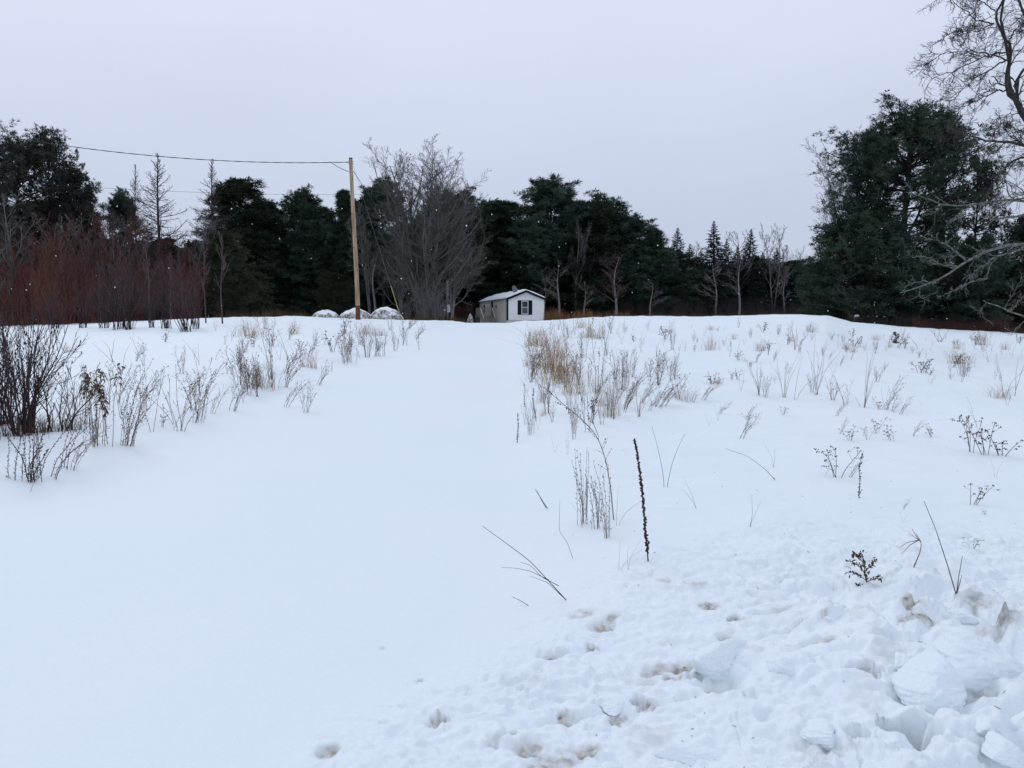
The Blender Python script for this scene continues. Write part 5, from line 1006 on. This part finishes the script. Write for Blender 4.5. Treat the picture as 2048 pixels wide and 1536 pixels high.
sprig(1190, 1640, 655, 700, 46, ('umbel', 'aster', 'straw', 'thin', 'grass', 'straw'), 17); sprig(1270, 2048, 690, 770, 66, ('umbel', 'aster', 'straw', 'thin', 'straw', 'lean', 'thin'), 22)
sprig(1660, 2048, 674, 705, 36, ('umbel', 'aster', 'straw', 'grass', 'thin'), 15); sprig(450, 840, 655, 720, 30, ('umbel', 'aster', 'straw', 'thin', 'lean'), 30); sprig(180, 640, 720, 830, 26, ('thin', 'aster', 'straw', 'lean'), 45)
sprig(1060, 1250, 655, 700, 16, ('aster', 'rods', 'thin', 'grass'), 34); sprig(1150, 1360, 760, 830, 22, ('aster', 'thin', 'lean', 'straw'), 45); sprig(1400, 2048, 800, 900, 14, ('umbel', 'straw', 'lean'), 26)
for lab, os_ in SEEN.items():
    if len(os_) > 1:
        for o in os_: o['group'] = 'alike: ' + lab
# single plants modelled stem by stem
def hand(name, base, stems, label, cat, m='stem', heads=None, hm='head', lean_y=.0):
    b = hit(*base); root = empty(name, b); tag(root, label, cat); rng = np.random.default_rng(int(base[0] * 7 + base[1])); parts = []; PL = []
    for (pts, r) in stems:
        W_ = np.array([at(px, py, b[1] + lean_y * i + rng.normal(0, .015)) for i, (px, py) in enumerate(pts)]); P = path(W_, 26) - b
        parts.append(tubes(P[None], (r * np.linspace(1.15, .5, 26))[None], 6)); PL.append(P)
    obj('stems', mesh_np('stems', *join(parts), M[m]), root)
    if heads:
        PL = np.stack(PL); R = np.full((len(PL), 26), .002); n, ln, s0, rad = heads; bb_, rb = grow(PL, R, n, s0, 1, 40, 0, .1, .1, 4, .7, rng, .0011, absL=ln); C = np.concatenate([bb_[:, -1], bb_[:, 2]])
        obj('seed_heads', mesh_np('seed_heads', *join([tubes(bb_, rb, 3), nubs(C, rad, rng)]), M[hm]), root)
    return root
hand('dead_weed', (1228, 1040), [([(1228, 1048), (1222, 980), (1212, 920), (1195, 872), (1168, 842), (1135, 815), (1105, 790), (1088, 775)], .0034), ([(1196, 870), (1186, 845), (1188, 800)], .002)], 'tall dead weed arching left over the near brown sheaf', 'weed', heads=(26, .10, .3, .0045))
hand('seed_stalk', (1297, 1130), [([(1297, 1135), (1294, 1090), (1289, 1040), (1285, 990), (1279, 940), (1273, 900), (1269, 878)], .0036)], 'tall upright dark knobbly seed stalk at the edge of the ploughed bank', 'weed', m='head', heads=(110, .016, .10, .0062))
hand('straw', (1134, 1200), [([(1136, 1204), (1100, 1165), (1060, 1122), (1020, 1092), (965, 1052)], .0022), ([(1118, 1172), (1085, 1155), (1060, 1130), (1042, 1125)], .0016), ([(1130, 1198), (1095, 1165), (1060, 1152)], .0014), ([(1098, 1160), (1060, 1142), (1030, 1136), (1003, 1135)], .0014)], 'crossed grey straws leaning left over the smooth snow', 'straw', m='alder')
hand('straw', (1058, 1212), [([(1060, 1213), (1040, 1201), (1024, 1193)], .0016)], 'short grey straw below the crossed straws', 'straw', m='alder')
hand('straw', (1094, 1018), [([(1096, 1019), (1084, 1000), (1070, 978)], .003), ([(1092, 1016), (1080, 995), (1074, 980)], .002)], 'short pair of straws left of the near brown sheaf', 'straw', m='alder')
hand('straw', (1912, 1186), [([(1912, 1188), (1895, 1130), (1872, 1060), (1848, 1002)], .0022), ([(1913, 1187), (1918, 1150), (1925, 1112)], .002), ([(1914, 1186), (1920, 1165), (1924, 1150)], .002)], 'longest straw of the right field with short ones at its foot', 'straw')
hand('straw', (1828, 1136), [([(1826, 1138), (1840, 1105), (1843, 1088), (1838, 1080)], .0026), ([(1838, 1080), (1820, 1090), (1803, 1108)], .0018), ([(1838, 1080), (1815, 1085), (1800, 1094)], .0018), ([(1838, 1080), (1830, 1068), (1824, 1058)], .0018), ([(1838, 1080), (1826, 1072), (1818, 1066)], .0016), ([(1842, 1084), (1832, 1066)], .0016)], 'broken straw with its tips splayed to the left like fingers', 'straw')
hand('straw', (1550, 960), [([(1552, 962), (1530, 938), (1495, 912), (1450, 897)], .0022), ([(1550, 958), (1540, 950)], .0018)], 'long arched straw bending left in the near right field', 'straw')
hand('straw', (1140, 1118), [([(1150, 1130), (1135, 1085), (1118, 1062), (1120, 1000)], .0015)], 'faint thin straw left of the near brown sheaf', 'straw')

rl = hand('dead_weed', (1732, 1170), [([(1733, 1174), (1731, 1150), (1728, 1128), (1722, 1104)], .0030), ([(1731, 1150), (1722, 1136), (1708, 1126), (1693, 1120)], .002), ([(1730, 1142), (1742, 1132), (1752, 1118)], .002), ([(1732, 1160), (1716, 1150), (1700, 1143)], .0018), ([(1732, 1164), (1748, 1158), (1760, 1152)], .0018), ([(1728, 1128), (1716, 1112), (1706, 1106)], .0018), ([(1732, 1170), (1720, 1172), (1712, 1169)], .0018)],
     'small rust-leaved weed standing at the edge of the ploughed bank', 'weed', heads=(14, .020, .2, .0035))
_r = np.random.default_rng(3); _c = []
for (a_, b_2) in ((1722, 1106), (1716, 1110), (1708, 1107), (1728, 1122), (1752, 1118), (1746, 1128), (1736, 1140), (1726, 1132), (1705, 1124), (1698, 1144), (1758, 1152), (1732, 1150), (1720, 1148), (1712, 1112)):
    for _q in range(4): _c.append(at(a_ + _r.normal(0, 2.5), b_2 + _r.normal(0, 2.5), rl.location[1] + _r.normal(0, .012)) - np.array(rl.location))
_c = np.array(_c); obj('leaves', mesh_np('leaves', *curls(_c, _r.normal(0, 1, _c.shape), .026, .010, _r), M['leaf']), rl)
_r = np.random.default_rng(8)
for bx_, by_, n_, h_, tl_, lab_ in ((36, 962, 3, 150, 0, 'leftmost of the beaded brown stems nearest the camera on the left verge'), (70, 960, 7, 150, 2, 'thick clump of beaded brown stems nearest the camera on the left verge'), (95, 955, 4, 110, 60, 'beaded stems bending right from the nearest left verge clump'),
                                    (128, 938, 3, 130, 55, 'slanting beaded stems right of the nearest left verge clump'), (192, 890, 5, 150, 6, 'beaded stems at the foot of the goldenrod pair'), (252, 892, 6, 165, 45, 'tall slanting beaded stems right of the goldenrod pair'), (352, 862, 3, 110, 50, 'slanting beaded stems leaning over the left driveway edge'), (388, 842, 5, 110, 25, 'red-brown feathery stems by the left driveway edge')):
    st_ = []
    for q_ in range(n_):
        x0_ = bx_ + _r.normal(0, 9); y0_ = by_ + _r.uniform(-7, 4); hh_ = h_ * _r.uniform(.5, 1.05); dx_ = tl_ + _r.normal(0, 10)
        st_.append(([(x0_, y0_ + 6), (x0_ + dx_ * .15 + _r.normal(0, 2), y0_ - hh_ * .3), (x0_ + dx_ * .5 + _r.normal(0, 3), y0_ - hh_ * .65), (x0_ + dx_ * 1.1, y0_ - hh_)], .0024 * _r.uniform(.7, 1.2)))
    hand('dead_weed', (bx_, by_), st_, lab_, 'weed', heads=(26, .028, .04, .0036), m='alder' if by_ > 930 else 'stem')
for bx_, by_, n_, h_, lab_ in ((1166, 1048, 6, 150, 'left third of the near brown sheaf of knobbly stems'), (1193, 1058, 5, 140, 'middle third of the near brown sheaf of knobbly stems'), (1220, 1076, 5, 165, 'right third of the near brown sheaf of knobbly stems')):
    st_ = []
    for q_ in range(n_):
        x0_ = bx_ + _r.normal(0, 6); y0_ = by_ + _r.uniform(-6, 6); hh_ = h_ * _r.uniform(.6, 1.05); dx_ = _r.normal(-10, 9)
        st_.append(([(x0_, y0_ + 6), (x0_ + dx_ * .2, y0_ - hh_ * .3), (x0_ + dx_ * .6, y0_ - hh_ * .65), (x0_ + dx_ * 1.3, y0_ - hh_)], .0016 * _r.uniform(.7, 1.2)))
    hand('dead_weed', (bx_, by_), st_, lab_, 'weed', heads=(12, .024, .15, .0028))
for i_ in range(34):
    x_ = _r.uniform(1050, 1250); y_ = _r.uniform(700, 880); k_ = ('thin', 'straw', 'dense', 'rods', 'thin', 'grass', 'aster')[i_ % 7]
    m_ = min(MARKS, key=lambda q: math.hypot(q[1] - x_, 3 * (q[2] - y_)))
    weed(k_, x_, y_, _r.uniform(45, 95) * (.5 if k_ == 'grass' else 1), '', .7, label='lane-side ' + WORDS[k_] + (' left of ' if x_ < m_[1] else ' right of ') + m_[0] + (', nearer row' if y_ > 790 else ', farther row'))
for lab, os_ in SEEN.items():
    if len(os_) > 1:
        for o in os_: o['group'] = 'alike: ' + lab
# alder bushes on the near left
def alder(px, py, H, W_, n, seed, label, cones=120):
    b = hit(px, py); root = empty('alder_bush', b); tag(root, label, 'bush'); rng = np.random.default_rng(seed); seg = 12; z = np.linspace(0, 1, seg)
    a = rng.uniform(0, 6.28, n); h = H * rng.uniform(.7, 1.08, n); sp = W_ * rng.uniform(.05, 1.0, n) * np.where(rng.uniform(0, 1, n) < .5, 1, .6); P = np.zeros((n, seg, 3))
    P[:, :, 0] = (np.cos(a) * .10 * rng.uniform(0, 1, n))[:, None] + (np.cos(a) * sp)[:, None] * z ** 1.35 + .025 * np.sin(z * 8 + a[:, None] * 5); P[:, :, 1] = (np.sin(a) * .10)[:, None] + (np.sin(a) * sp)[:, None] * z ** 1.35 + .02 * np.cos(z * 8 + a[:, None] * 3); P[:, :, 2] = z * h[:, None] - .05
    R = (.0085 * rng.uniform(.6, 1.25, n))[:, None] * (1 - .75 * z)[None]; b1, r1 = grow(P, R, 7, .15, .98, 34, .40, .14, .09, 7, .6, rng, .0030, taper=.5); b2, r2 = grow(b1, r1, 4, .2, 1, 34, .45, .12, .1, 5, .7, rng, .0020, taper=.4)
    obj('stems', mesh_np('stems', *tubes(P, R, 7), M['alder'], True), root); obj('twigs', mesh_np('twigs', *join([tubes(b1, r1, 5), tubes(b2, r2, 4)]), M['alder']), root)
    tips = b2[rng.permutation(len(b2))[:cones], -1]; C = np.stack([tips, tips - [0, 0, .012], tips - [0, 0, .022], tips - [0, 0, .034]], 1); obj('catkins', mesh_np('catkins', *tubes(C, np.array([[.0015, .0058, .0055, .001]] * len(C)), 5), M['cone']), root)
    obj('litter', mesh_np('litter', *blades(np.stack([rng.normal(0, .2, 160), rng.normal(0, .12, 160), np.zeros(160)], 1), .22, rng, .0028, .5), M['brush']), root); return root
alder(45, 868, 1.42, .95, 30, 700, 'large dark leafless alder bush with hanging catkins at the near left edge', 150)
alder(-95, 880, 1.5, .9, 22, 701, 'dark alder bush mostly outside the left edge', 90)
alder(120, 862, .85, .6, 8, 702, 'smaller leaning alder bush right of the large one', 20)
alder(5, 850, 1.35, .7, 16, 703, 'alder bush behind the large one, against the left edge', 70)
# pine seedling
sd_ = stand(1791, 47); sd_ = hit(1791, 686)
Kind(pine(97, 2, .0, .7, nb=26, sub=4, bl=.14, bw=.022, blades=9, name='pine_seedling', top=.7), 2).put(sd_, .42, 1.3, 0, 'tiny green pine seedling in the snow before the right evergreens', 'seedling')

# bits of leaf, bark and straw lying on the near snow
_r = np.random.default_rng(31); _n = 420; _y = 2.2 + 14 * _r.uniform(0, 1, _n) ** 1.4; _x = _y * _r.uniform(-.7, .7, _n); _k = (_x > .4 + .1 * _r.normal(0, 1, _n)) | (_x < -4.6); _x = _x[_k]; _y = _y[_k]; _n = len(_x); _z = ground_z(_x, _y)
_a = _r.uniform(0, 6.28, _n); _l = _r.uniform(.004, .022, _n); _p = np.stack([_x, _y, _z + .0015], 1); _d = np.stack([np.cos(_a) * _l, np.sin(_a) * _l, _r.uniform(0, .35, _n) * _l], 1)
stuff('plant_litter', [tubes(np.stack([_p - _d * .5, _p + _d * .5 + [0, 0, .001]], 1), np.full((_n, 2), .0009), 4), nubs(_p[::7], .0018, _r)], M['head'], 'tiny bits of bark, leaf and straw strewn over the near snow')
# falling snow
rf_ = np.random.default_rng(77); n = 620; Yf = 2.5 + 40 * rf_.uniform(0, 1, n) ** 1.3; Xf = Yf * rf_.uniform(-.75, .75, n); Zf = 1.6 + Yf * rf_.uniform(-.03, .20, n); ok = Zf > ground_z(Xf, Yf) + .05
C = np.stack([Xf, Yf, Zf], 1)[ok]; V, F = nubs(C, .0026, rf_); fo = obj('snowflakes', mesh_np('snowflakes', V, F, M['snowb'])); tag(fo, 'scattered white snowflakes drifting through the air before the dark wood', 'snowflakes', kind='stuff')

# kinds that no spot asked for are taken away again
for k_ in Kind.ALL:
    if not k_.used:
        for c_ in list(k_.root.children): bpy.data.objects.remove(c_)
        bpy.data.objects.remove(k_.root)
